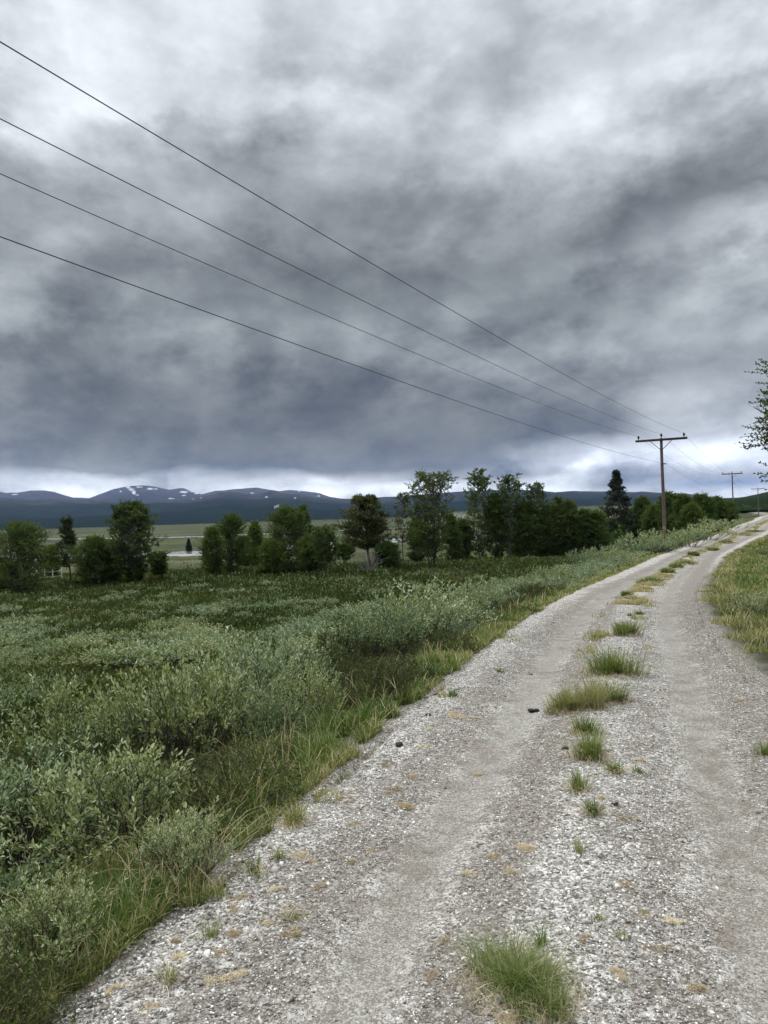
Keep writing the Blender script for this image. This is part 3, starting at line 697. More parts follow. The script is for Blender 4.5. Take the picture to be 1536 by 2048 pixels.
TREES = [
 # px base, py base, py top, px width, kind, label
 (45, 1194, 1046, 140, 'bushy', 'broad bushy birch at the left edge of the photo'),
 (137, 1170, 1036, 40, 'slimpine', 'slim dark young pine with a bare lower stem'),
 (190, 1174, 1078, 96, 'bushy', 'low round birch between the slim pine and the dead-topped tree'),
 (268, 1172, 988, 118, 'snag', 'tall scraggy dark tree with dead bare twigs at its top'),
 (427, 1156, 1056, 52, 'birch', 'narrow dark birch, left one of a close pair'),
 (466, 1150, 1030, 74, 'birch', 'rounded birch, right and taller one of a close pair'),
 (512, 1128, 1043, 36, 'birch', 'small birch standing back between two bigger crowns'),
 (577, 1148, 1015, 112, 'bushy', 'large dark bushy birch left of the round-topped birch'),
 (608, 1120, 1010, 46, 'birch', 'pale green round-topped birch behind the large bushy birch'),
 (652, 1152, 1052, 62, 'open', 'small open birch with thin curved bare stems'),
 (733, 1140, 995, 122, 'pine', 'yellow-green Scots pine with a rounded crown and dark trunk'),
 (808, 1116, 980, 50, 'slimpine', 'slim upright pine with bare trunk just right of the yellow-green pine'),
 (866, 1140, 940, 112, 'multi', 'tall open many-stemmed tree with a thin leafy top'),
 (962, 1112, 933, 72, 'tall', 'tall birch with a square leafy top left of the dark birch clump'),
 (1022, 1102, 942, 88, 'tall', 'tallest dark birch of the clump in the middle'),
 (1075, 1086, 962, 62, 'tall', 'birch with a slim raised top at the right of the clump'),
 (1118, 1072, 990, 60, 'birch', 'small birch just right of the tall birch clump'),
 (1140, 1074, 998, 60, 'birch', 'rounded dark birch behind the small pale birch'),
 (1168, 1092, 1018, 56, 'bushy', 'small pale green birch in front of the dark wood left of the spruce'),
 (1222, 1097, 1046, 46, 'bushy', 'low green bush-like birch at the foot of the spruce'),
 (1236, 1080, 938, 104, 'spruce', 'tall pointed dark spruce left of the nearest power pole'),
 (1290, 1082, 994, 62, 'birch', 'dark birch between the spruce and the nearest power pole'),
 (1340, 1078, 984, 56, 'birch', 'ragged topped birch just right of the nearest power pole'),
 (1368, 1072, 992, 52, 'birch', 'second birch to the right of the nearest power pole'),
 (1402, 1064, 990, 62, 'bushy', 'rounded dark birch midway between the two nearest poles'),
 (1436, 1056, 997, 46, 'bushy', 'rounded birch just left of the second power pole'),
 (8, 1186, 1120, 60, 'bushy', 'low bush at the left edge, in front of the broad birch'),
 (105, 1160, 1092, 46, 'birch', 'small thin birch in the gap between the broad birch and the slim pine'),
 (225, 1168, 1085, 60, 'birch', 'mid-size birch squeezed against the left side of the dead-topped tree'),
 (318, 1165, 1105, 40, 'open', 'small sparse birch at the right foot of the dead-topped tree'),
 (490, 1140, 1075, 50, 'birch', 'small birch between the close pair and the large bushy birch'),
 (690, 1128, 1085, 50, 'open', 'small sparse birch at the left foot of the yellow-green pine'),
 (836, 1132, 1035, 46, 'birch', 'slender birch between the slim pine and the open many-stemmed tree'),
 (1195, 1080, 1022, 60, 'birch', 'low birch filling the wood just left of the pointed spruce'),
 (1145, 1090, 1035, 60, 'bushy', 'low dense birch left of the small pale birch'),
 (378, 1103, 1078, 12, 'spruce', 'tiny lone spruce far off by the river in the gap right of the dead-topped tree'),
 (545, 1150, 1085, 60, 'bushy', 'lower green birch at the left foot of the large bushy birch'),
 (625, 1148, 1075, 70, 'bushy', 'light green lower birch at the right foot of the large bushy birch'),
 (775, 1142, 1090, 60, 'bushy', 'low dark bush at the right foot of the yellow-green pine'),
 (905, 1128, 1030, 44, 'birch', 'slender birch between the open many-stemmed tree and the tall birch'),
 (925, 1120, 1040, 56, 'bushy', 'low birch left of the tall square-topped birch'),
 (993, 1106, 985, 56, 'bushy', 'dense middle birch filling the clump between two tall birches'),
 (1050, 1096, 1000, 70, 'bushy', 'lower dense birch at the foot of the tall clump'),
 (1096, 1086, 1010, 60, 'bushy', 'dark green birch at the right foot of the tall clump'),
 (1262, 1090, 1020, 60, 'bushy', 'dense birch just right of the pointed spruce'),
 (1312, 1084, 1010, 54, 'bushy', 'dense low birch directly behind the nearest pole'),
 (1385, 1070, 1010, 50, 'bushy', 'low dark birch in the wood between the two nearest poles'),
 (1455, 1050, 1006, 40, 'bushy', 'small birch at the foot of the second power pole'),
]
def build_trees():
    for i, (bx, by, ty, wp, kd, lab) in enumerate(TREES):
        rng = np.random.default_rng(100 + i)
        gx, gy = on_ground(bx, by, 260)
        if gy > 110 and not 'far' in lab: gy = 110.0 if bx > 1200 else 90.; gx = ray(bx, by)[0] * gy
        gz = Hs(gx, gy)
        u, v = ray(bx, ty); h = EYE + v * gy - gz
        wd = wp / FPX * gy
        k = 1.0
        lf = .0013 * gy + .025
        if kd == 'bushy': o = make_tree('birch_tree', rng, h, wd, 7, PR_BUSHY, 32, 10, 11, lf, M_birch, M_bark, .5, .36, .03, .045, .55, gap=.04, tw=.34)
        elif kd == 'birch': o = make_tree('birch_tree', rng, h, wd, 5, PR_B, 36, 10, 11, lf, M_birch, M_bark, .5, .28, .05, .05, .6, gap=.04, tw=.34)
        elif kd == 'tall': o = make_tree('birch_tree', rng, h, wd, 5, PR_TALL, 42, 10, 11, lf, M_birch, M_birchbark, .45, .3, .06, .075, .45)
        elif kd == 'open': o = make_tree('birch_tree', rng, h, wd, 6, PR_OPEN, 18, 9, 12, lf, M_birch, M_bark, .5, .42, .25, .03, .4)
        elif kd == 'multi': o = make_tree('willow_tree', rng, h, wd, 13, PR_OPEN, 22, 9, 11, lf, M_birch, M_bark, .5, .45, .12, .045, .5, gap=.15, tw=.2)
        elif kd == 'snag':
            o = make_tree('dead_topped_tree', rng, h * .93, wd, 6, PR_PINE, 50, 12, 13, lf, M_birch, M_birchbark, .36, .25, .04, .09, .35)
            sn = Acc(); b = np.array([[0, 0, h * .7]] * 26) + rng.normal(0, .12, (26, 3)); tip = b + rdir(rng, 26, .5, 1.4) * rng.uniform(.5, 1.1, (26, 1)) * h * .22
            tip[:, 2] = np.minimum(tip[:, 2], h); V, F = tubes(curve_stems(b, tip, rng, 5, .1), np.tile(np.linspace(.012, .004, 5), (26, 1)), 3); sn.add(V, F)
            sn.build('dead_twigs', M_bark, o)
        elif kd == 'pine': o = make_tree('pine_tree', rng, h, wd, 1, PR_PINE, 130, 16, 22, .15, M_pine, M_bark, .55, .1, .28, .13, .3, aspect=.36, tw=.34)
        elif kd == 'slimpine': o = make_tree('pine_tree', rng, h, wd, 1, PR_PINE, 80, 8, 16, .14, M_pine, M_bark, .34, .1, .25, .07, .3, aspect=.34, tw=.26)
        elif kd == 'spruce': o = make_tree('spruce_tree', rng, h, wd, 1, PR_SPRUCE, 250, 11, 15, .22, M_spruce, M_bark, .5, .05, .03, .12, .25, aspect=.36, droop=.35, tw=.26, lobes=.35)
        o.location = (gx, gy, gz)
        cat = 'spruce' if kd == 'spruce' else 'pine' if 'pine' in kd else 'tree'
        tag(o, lab, cat, 'trees along the edge of the moor')
build_trees()
def right_edge_tree():
    rng = np.random.default_rng(77)
    o = make_tree('birch_tree', rng, 4.45, 4.2, 4, [(0, .1), (.3, .3), (.42, .62), (.55, .9), (.75, 1), (1, .5)], 64, 34, 15, .056, M_birch, M_bark, .42, .22, .28, .09, .35, gap=.05, tw=.26)
    gx, gy = 8.2, 12.2
    o.location = (gx, gy, Hs(gx, gy))
    tag(o, 'nearby birch whose leafy branches reach in at the right edge against the sky', 'tree')
right_edge_tree()

# dead grey shrub below the pine, small crooked pine by the road
def small_heroes():
    rng = np.random.default_rng(6)
    gx, gy = on_ground(738, 1150); h = 1.35
    root = empty('dead_shrub', (gx - .1, gy - .8, Hs(gx - .1, gy - .8)))
    a = Acc(); b = rng.normal(0, .08, (30, 3)) * [1, 1, 0]; tip = b + rdir(rng, 30, .6, 1.4) * rng.uniform(.7, 1.1, (30, 1)) * h * 1.35
    S = curve_stems(b, tip, rng, 6, .08); V, F = tubes(S, np.tile(np.linspace(.016, .006, 6), (30, 1)), 4); a.add(V, F)
    P, T = sample(S, rng.uniform(.3, 1, (30, 7))); P = P.reshape(-1, 3); T = T.reshape(-1, 3)
    V, F = tubes(np.stack([P, P + norm(T + rdir(rng, len(P), -.3, 1)) * rng.uniform(.2, .4, (len(P), 1))], 1), np.full((len(P), 2), .005), 3); a.add(V, F)
    a.build('bare_branches', M_dead, root)
    tag(root, 'bare grey dead shrub below the yellow-green pine', 'shrub')
    # crooked dwarf pine
    gx, gy = on_ground(935, 1215); z = Hs(gx, gy)
    root = empty('dwarf_pine', (gx, gy, z))
    S = np.array([[[0, 0, -.05], [.05, 0, .15], [-.03, .02, .3], [.1, 0, .45], [.22, .02, .52], [.4, 0, .62]],
                  [[0, 0, .1], [-.15, 0, .12], [-.3, .05, .2], [-.42, 0, .22], [-.5, 0, .3], [-.6, 0, .3]],
                  [[.1, 0, .42], [.0, 0, .55], [.02, 0, .62], [-.08, 0, .72], [-.1, .02, .8], [-.2, 0, .85]]]) * 1.25
    a = Acc(); V, F = tubes(S, np.tile(np.linspace(.03, .012, 6), (3, 1)), 5); a.add(V, F); a.build('trunk', M_bark, root)
    P = np.concatenate([S[0, 4:], S[2, 3:], S[0, 3:4]]); P = np.repeat(P, 9, 0) + rng.normal(0, .14, (len(P) * 9, 3)) * [1.3, 1, .55]
    D = rdir(rng, len(P), -.1, 1.2); lf = Acc(); twig_leaves(lf, P, D, np.full(len(P), .14), 18, .05, .009, rng, .72, splay=1.1); lf.build('needles', M_pine, root)
    tag(root, 'small crooked pine with dark twisted stem and yellow-green needles among the roadside willow', 'pine')
small_heroes()

# ------------------------------------------------------------ roadside willow thicket
R0 = np.random.default_rng(1)
WN = [make_bush('willow_shrub', np.random.default_rng(10 + i), .9, .62, 60, 6, 11, .045, .017, M_willow, M_bark, .60, True, .48, .007, 12) for i in range(3)]
WM = [make_bush('willow_shrub', np.random.default_rng(20 + i), .9, .70, 60, 6, 9, .050, .021, M_willow, M_bark, .56, False, .46, .006) for i in range(4)]
WF = [make_bush('willow_shrub', np.random.default_rng(30 + i), .9, .85, 48, 5, 7, .068, .030, M_willow, M_bark, .55, False, .42, .006) for i in range(3)]
DB = [make_bush('dwarf_birch_shrub', np.random.default_rng(40 + i), .55, .5, 70, 7, 12, .020, .015, M_heath, M_bark, .55, False, .2, .004) for i in range(3)]
protos_used = set()
def place(protos, x, y, h, r, label, cat, group, rng):
    p = protos[int(rng.integers(len(protos)))]
    bh = {id(q): .55 if q in DB else .9 for q in protos}[id(p)]
    br = {0: .62, 1: .70, 2: .85, 3: .5}[0 if p in WN else 1 if p in WM else 2 if p in WF else 3]
    s = (r / br, r / br, h / bh)
    loc = (x, y, Hs(x, y) - .02)
    if p.name not in protos_used:
        protos_used.add(p.name); o = p; o.location = loc; o.rotation_euler = (0, 0, rng.uniform(0, 6.28)); o.scale = s
    else: o = dup(p, loc, rng.uniform(0, 6.28), s)
    return tag(o, label, cat, group)
def at(s, y):   # s metres left of the left road edge
    return float(cx(np.array([y]))[0] - (s + hw(y)) * math.sqrt(1 + float(np.interp(y, _yy, _sl)) ** 2)), y
ORD = 'nearest,second nearest,third nearest,fourth nearest,fifth nearest,sixth nearest,seventh nearest,eighth nearest,ninth nearest,tenth nearest,eleventh nearest,twelfth nearest,thirteenth nearest,fourteenth nearest,fifteenth nearest,sixteenth nearest,seventeenth nearest,eighteenth nearest,nineteenth nearest,twentieth nearest'.split(',')
def uniq(objs, key, words=ORD, tail=''):
    d = {}
    for o in [q for q in objs if 'label' in q]: d.setdefault(o['label'], []).append(o)
    for l, os_ in d.items():
        if len(os_) < 2: continue
        os_.sort(key=key)
        for i, o in enumerate(os_):
            if i < len(words) and len((l + words[i] + tail).split()) < 16: o['label'] = l + ', ' + words[i] + tail
LEFTS = [w_ + ' from the left' for w_ in 'first,second,third,fourth,fifth,sixth,seventh,eighth,ninth,tenth,eleventh,twelfth,thirteenth,fourteenth,fifteenth,sixteenth,seventeenth,eighteenth,nineteenth,twentieth'.split(',')]
def thicket():
    rng = np.random.default_rng(2)
    G = 'willow shrubs beside the track'
    hero = [(-1.42, 3.75, .62, .5, 'nearest grey-green willow with brown catkins at the left by the track'),
            (-2.05, 4.1, .68, .6, 'big pale willow behind the nearest one at the left edge'),
            (-1.95, 3.1, .62, .45, 'willow with large grey leaves cut by the left edge of the photo'),
            (-1.28, 2.72, .33, .24, 'small willow sprig above the grass in the lower left corner'),
            (-1.62, 2.5, .40, .3, 'low leafy willow in the lower left corner'),
            (-.95, 3.32, .30, .22, 'small willow sprig leaning over the verge grass at the lower left')]
    for x, y, h, r, lab in hero: place(WN, x, y, h, r, lab, 'willow', G, rng)
    place(DB, -1.32, 2.28, .26, .34, 'dark green low shrub in the bottom left corner', 'shrub', 'dark dwarf birch shrubs', rng)
    x, y = at(1.25, 11.2); place(WM, x, y, 1.02, .95, 'tallest rounded willow of the roadside row, in the middle of the photo', 'willow', G, rng)
    pts = []
    cand = []
    for _ in range(9000):
        y = 4.2 + 75 * rng.uniform() ** 2.0
        smax = np.interp(y, [4, 7, 11, 20, 60], [2.7, 3.2, 3.9, 5.0, 6.0]); s = rng.uniform(.5, smax)
        x, yy = at(s, y); cand.append((x, yy, s))
    for x, y, s in cand:
        d = np.interp(y, [4, 10, 20, 60], [.50, .60, .95, 1.9])
        if s < 1.3: d *= 1.1
        if all((x - a) ** 2 + (y - b) ** 2 > d * d for a, b, _ in pts) and inframe(np.array([x]), np.array([y]), np.array([-.5]), 90)[0]:
            pts.append((x, y, s))
    pts.sort(key=lambda q: q[1])
    k = 0; ALL = []
    for x, y, s in pts:
        dark = vn(np.array([x / 1.1]), np.array([y / 1.1]), 55)[0]
        zone = 'at the lower left' if y < 6 else 'in the near roadside row' if y < 9 else 'around the tallest willow' if y < 13 else 'just past the tallest willow' if y < 20 else 'halfway to the pole' if y < 32 else 'near the pole'
        side = 'track-side' if s < 1.6 else 'moor-side' if s > 3 else 'mid-row'
        if (dark > (.60 if s > 1.4 else .42) and y < 30) or (y < 9 and vn(np.array([x / 1.3]), np.array([y / 1.3]), 56)[0] < .22):
            ALL.append(None); ALL[-1] = place(DB, x, y, (rng.uniform(.22, .38) if s < 1.4 else rng.uniform(.35, .55)), rng.uniform(.4, .55), 'dark green %s bush %s' % (side, zone), 'shrub', 'dark dwarf birch shrubs', rng)
            continue
        if s < .85: h = rng.uniform(.22, .4)
        elif s < 1.2: h = rng.uniform(.4, .65)
        else: h = rng.uniform(.6, 1.1) * float(np.interp(s, [1.2, 1.7, 2.6, 4, 6], [.8, 1.0, .82, .6, .6])) * np.interp(y, [4, 8, 14, 60], [.85, 1.0, .85, .9])
        pr = WN if y < 5.2 else WM if y < 14 else WF
        r = (.36 if s < 1.2 else .60) * np.interp(y, [5, 15, 60], [1, 1.15, 2.0])
        size = 'small low' if h < .5 else 'tall' if h > .95 else 'medium'
        ALL.append(place(pr, x, y, h, r, '%s grey-green %s willow %s' % (size, side, zone), 'willow', G, rng)); k += 1
    # tall willow clump round the foot of the nearest pole and along to the next
    for (px, py, h, r) in [(1290, 1112, 1.6, 2.0), (1330, 1106, 1.5, 1.6), (1250, 1120, 1.2, 1.6), (1375, 1094, 1.2, 1.6), (1210, 1128, 1.1, 1.4), (1410, 1080, 1.2, 2.2), (1170, 1135, 1.1, 1.3), (1440, 1066, 1.3, 2.6)]:
        gx, gy = on_ground(px, py, 140)
        place(WF, gx, gy, h, r, 'wide low willow bank %s' % ('round the foot of the nearest power pole' if 1250 < px < 1340 else 'left of the nearest power pole' if px < 1300 else 'between the nearest and the second power pole'), 'willow', 'willow banks by the power poles', rng)
    for dx, dy, h, r_, lab in [(-.9, -1.6, 1.0, 1.2, 'rounded willow in front of the foot of the nearest power pole')]:
        place(WF, 18.9 + dx, 50 + dy, h, r_, lab, 'willow', 'willow banks by the power poles', rng)
    # moor: scattered small pale willows
    pts = []
    for _ in range(5000):
        px = rng.uniform(-30, 1150); py = rng.uniform(1165, 1420)
        gx, gy = on_ground(px, py, 90); t = -float(troad(np.array([gx]), np.array([gy]))[0]) - float(hw(gy))
        if t < 5 or fbm(np.array([gx / 5]), np.array([gy / 3]), 66)[0] < -.04: continue
        if all(abs(px - a) > 26 or abs(py - b) > 11 for a, b, *_ in pts): pts.append((px, py, gx, gy))
        if len(pts) > 150: break
    uniq(ALL, lambda o: o.location.y, tail=' of its like')
    MO = []
    for px, py, gx, gy in pts:
        h = rng.uniform(.22, .5)
        where = 'far left' if px < 260 else 'left' if px < 520 else 'middle' if px < 800 else 'right'
        dist = 'near the trees' if py < 1210 else 'on the open moor' if py < 1290 else 'behind the thicket'
        MO.append(place(WF, gx, gy, h, h * rng.uniform(1.1, 2.0), 'low pale willow tuft %s, %s part' % (dist, where), 'willow', 'small willows dotted over the moor', rng))
    uniq(MO, lambda o: o.location.x / o.location.y, LEFTS)
    # right verge
    for (px, py, h) in [(1500, 1225, .35), (1530, 1240, .4), (1480, 1105, .3), (1525, 1110, .4)]:
        gx, gy = on_ground(px, py, 60)
        place(WM, gx, gy, h, h * 1.3, 'small blue-green willow on the right-hand bank %s' % ('above the bend' if py < 1150 else 'beside the bare peat'), 'willow', 'willows on the right bank', rng)
thicket()

# ------------------------------------------------------------ ground cover (uncountable)
def heath():
    rng = np.random.default_rng(8)
    acc = Acc(); wl = Acc()
    n = 700000
    r = 1.6 * (95 / 1.6) ** rng.uniform(0, 1, n)
    x = rng.uniform(-1, 1, n) * (r * .60 + 1.6); y = r.copy()
    t = troad(x, y); out = np.abs(t) - hwt(t, y)
    k = (out > .35 + .5 * vn(x / .7, y / .7, 3)); 
    right = t > 0
    k &= ~right | ((out > 2.2 + 3 * vn(x / 1.1, y / 1.1, 4)) & (rng.uniform(0, 1, n) < .7))
    k &= ~(right & (ss(out, 1.7, 2.4) * (1 - ss(out, 3.6, 4.6)) * ss(fbm(x / 1.3, y / 1.3, 31), -.12, .1) > .45) & (y < 60))
    z = H(x, y); k &= inframe(x, y, z, 30)
    x, y, z, out, right = x[k], y[k], z[k], out[k], right[k]
    m = fbm(x / 1.3, y / 1.3, 12, 3) + .4 * fbm(x / .3, y / .3, 19, 2)
    hgt = np.clip(.13 + .3 * m, .03, .34) * np.where(right, .7, 1) * ss(out, 0, 2.2) + .03
    zz = z + rng.uniform(.15, 1, len(x)) ** .7 * hgt
    D = rdir(rng, len(x), .1, 1.4); s = (.010 + .0032 * y) * rng.uniform(.6, 1.4, len(x))
    V, F, q = leaves(np.stack([x, y, zz], 1), D, s * 1.5, s * .62, rng)
    ti = .46 + .12 * right + .62 * fbm(x / 3.1, y / 2.2, 47, 4) + rng.normal(0, .10, len(x)) + .15 * (zz - z) / .2 * .5
    rd = ss(fbm(x / 2.4, y / 1.8, 50, 3), .10, .24); ti = np.where(rng.uniform(0, 1, len(x)) < rd * .6, .96, ti)
    acc.add(V, F, np.repeat(np.clip(ti, 0, 1), q))
    tag(acc.build('heath', M_heath), 'dense dark green dwarf shrub heath covering the moor left of the track', 'heath', kind='stuff')
    # pale willow sprigs mixed through the heath
    n = 52000
    a = rng.uniform(-31, 31, n); r = 8 * (85 / 8) ** rng.uniform(0, 1, n); x = r * np.tan(np.radians(a)); y = r
    t = troad(x, y); out = -t - hw(y); z = H(x, y)
    k = (out > 4.5) & inframe(x, y, z, 20) & (fbm(x / 1.2, y / 1.2, 71, 3) > rng.uniform(-.03, .03, n) + .13 - .06 * ss(y, 25, 60))
    k2 = (out > 1) & (y > 55) & inframe(x, y, z, 20) & (out < 9)
    x, y, z = x[k | k2], y[k | k2], z[k | k2]; m = len(x)
    D = rdir(rng, m, .7, 1.5); L = rng.uniform(.08, .2, m) * (1 + y * .012)
    twig_leaves(wl, np.stack([x, y, z + rng.uniform(.05, .25, m)], 1), D, L, 8, 1.0, 1.0, rng, .5) if False else None
    P = np.stack([x, y, z + rng.uniform(.02, 1, m) * np.clip(.10 + 1.5 * (fbm(x / 1.2, y / 1.2, 71, 3) - .1), .08, .40)], 1)
    per = 7; tt = rng.uniform(0, 1, (m, per)); pos = (P[:, None] + D[:, None] * (L[:, None] * tt)[..., None]).reshape(-1, 3)
    dd = norm(np.repeat(D, per, 0) + rdir(rng, m * per, -.3, 1) * .9); s = np.repeat(.022 + .0016 * y, per) * rng.uniform(.7, 1.3, m * per)
    V, F, q = leaves(pos, dd, s, s * .45, rng); wl.add(V, F, np.repeat(np.clip(rng.normal(.5, .2, m * per), 0, 1), q))
    tag(wl.build('low_willow_scrub', M_willow), 'pale grey-green willow sprigs growing all through the dark heath', 'scrub', kind='stuff')
heath()

def blades(rng, x, y, z, L, wd, tint, lean=.5, dirv=None):
    """bent grass blades: 3 segments each"""
    n = len(x); a = rng.uniform(0, 6.283, n); d = np.stack([np.cos(a), np.sin(a), np.zeros(n)], 1)
    if dirv is not None: d = norm(d * .9 + dirv)
    side = np.stack([-d[:, 1], d[:, 0], np.zeros(n)], 1)
    side = norm(side + rng.normal(0, .5, (n, 3)) * [1, 1, 0])
    le = (lean * rng.uniform(.25, 1.5, n))
    B = np.stack([x, y, z], 1); up = np.array([0, 0, 1.0])
    rows = []
    for f, wf in ((0, 1), (.4, .85), (.75, .55)):
        c = B + up * (L * f * (1 - .35 * le * f))[:, None] + d * (L * le * f ** 1.8)[:, None]
        rows += [c - side * (wd * wf * .5)[:, None], c + side * (wd * wf * .5)[:, None]]
    tip = B + up * (L * (1 - .42 * le))[:, None] + d * (L * le)[:, None]
    V = np.stack(rows + [tip], 1).reshape(-1, 3)
    i = (np.arange(n) * 7)[:, None]
    return V, np.concatenate([i + [0, 1, 3, 2], i + [2, 3, 5, 4]]), i + [4, 5, 6], np.repeat(tint, 7)
def grass_obj(rng, name, x, y, z, L, wd, tint, lean=.5, parent=None, dirv=None, mat=None):
    V, Q, T3, ti = blades(rng, x, y, z, L, wd, np.clip(tint, 0, 1), lean, dirv)
    return mk(name, V, [Q, T3], mat or M_grass, tint=ti, parent=parent)
def verge():
    rng = np.random.default_rng(9)
    n = 270000
    y = 1.7 * (110 / 1.7) ** rng.uniform(0, 1, n)
    s = rng.uniform(0, 1, n) ** 1.3 * 1.35 - .12 + .8 * fbm(y / .7, y * 0, 5)
    x = cx(y) - (s + hw(y)) * np.sqrt(1 + np.interp(y, _yy, _sl) ** 2)
    clump = fbm(x / .35, y / .35, 24, 3)
    k = (clump > -.10 + .25 * (s < .1) + .10 * (s > .8)) & (rng.uniform(0, 1, n) < np.interp(s, [-.2, .1, .9, 1.6], [.12, .9, .8, .25]))
    # right bank
    n2 = 230000; y2 = 4.5 * (110 / 4.5) ** rng.uniform(0, 1, n2); s2 = rng.uniform(-.1, 7, n2) ** 1.0 + .3 * fbm(y2 / .9, y2 * 0, 6)
    x2 = cx(y2) + (s2 + hwR(y2)) * np.sqrt(1 + np.interp(y2, _yy, _sl) ** 2)
    pe = ss(s2, 1.7, 2.4) * (1 - ss(s2, 3.6, 4.6)) * ss(fbm(x2 / 1.3, y2 / 1.3, 31), -.12, .1)
    c2 = fbm(x2 / .45, y2 / .45, 25, 3)
    edge = np.interp(y2, [4, 6, 9, 14], [1.3, .9, .5, .25]) + 1.7 * fbm(x2 / .6, y2 / .6, 27, 4)
    k2 = (c2 > -.06) & (pe < .4) & (s2 > edge * rng.uniform(.5, 1.1, n2))
    n3_ = 60000; y3 = 8 * (100 / 8) ** rng.uniform(0, 1, n3_); t3 = rng.normal(0, .17, n3_)
    x3 = cx(y3) + t3 * np.sqrt(1 + np.interp(y3, _yy, _sl) ** 2)
    k3 = fbm(x3 / .45, y3 / .8, 28, 4) > np.interp(y3, [8, 14, 20, 60], [.20, .12, .03, .0])
    X = np.concatenate([x[k], x2[k2], x3[k3]]); Yv = np.concatenate([y[k], y2[k2], y3[k3]]); S = np.concatenate([s[k], s2[k2], np.full(k3.sum(), .1)]); mid = np.concatenate([np.zeros(k.sum() + k2.sum(), bool), np.ones(k3.sum(), bool)])
    rt = np.concatenate([np.zeros(k.sum(), bool), np.ones(k2.sum() + k3.sum(), bool)])
    Zv = np.where(mid, road_z(X, Yv), H(X, Yv)) - .01; kk = inframe(X, Yv, Zv, 50); X, Yv, S, Zv, rt = X[kk], Yv[kk], S[kk], Zv[kk], rt[kk]
    c = fbm(X / .5, Yv / .5, 24, 3)
    L = (.07 + .15 * ss(S, -.1, .6)) * rng.uniform(.5, 1.35, len(X)) * (1 + .9 * c) * np.where(rt, .7, 1)
    wd = .0022 + .00085 * Yv
    ti = .37 + .75 * fbm(X / .7, Yv / .9, 26, 3) + rng.normal(0, .12, len(X)) + .25 * (1 - ss(S, -.1, .35)) + .02 * rt + .16 * rt * (S < .9)
    st = rng.uniform(0, 1, len(X)) < .13 + .18 * (S < .15) + .22 * rt * (S < .9); ti = np.where(st, rng.uniform(.75, 1, len(X)), ti)
    L = np.where(st & (rng.uniform(0, 1, len(X)) < .2), L * 1.6, L)
    tag(grass_obj(rng, 'grass', X, Yv, Zv, L, wd, ti, .62), 'green and straw-coloured grass verge along both edges of the track', 'grass', kind='stuff')
verge()
def straw_clumps():
    rng = np.random.default_rng(19)
    L0 = [(560, 1500, .9, 'tall dry grass stalks rising in front of the roadside willows'), (800, 1390, .55, 'dry pale grass stalks before the dark shrub in the middle of the verge'), (20, 1800, .8, 'long dry grass stalks at the left edge of the photo'),
          (1010, 1190, .6, 'dry grass stalks right of the crooked pine'), (430, 1740, .4, 'arching clump of straw-coloured grass hanging over the gravel at the lower left')]
    for px, py, h, lab in L0:
        gx, gy = on_ground(px, py); gx -= .1
        n = 22 if h > .45 else 140; z = Hs(gx, gy)
        x = rng.normal(0, .10, n); y = rng.normal(0, .10, n)
        o = grass_obj(rng, 'dry_grass_clump', x, y, np.zeros(n) - .02, h * rng.uniform(.5, 1.1, n), np.full(n, .0022 + .0006 * gy), rng.uniform(.75, 1, n), .35 if h > .45 else 1.0)
        o.location = (gx, gy, z); tag(o, lab, 'grass clump')
straw_clumps()

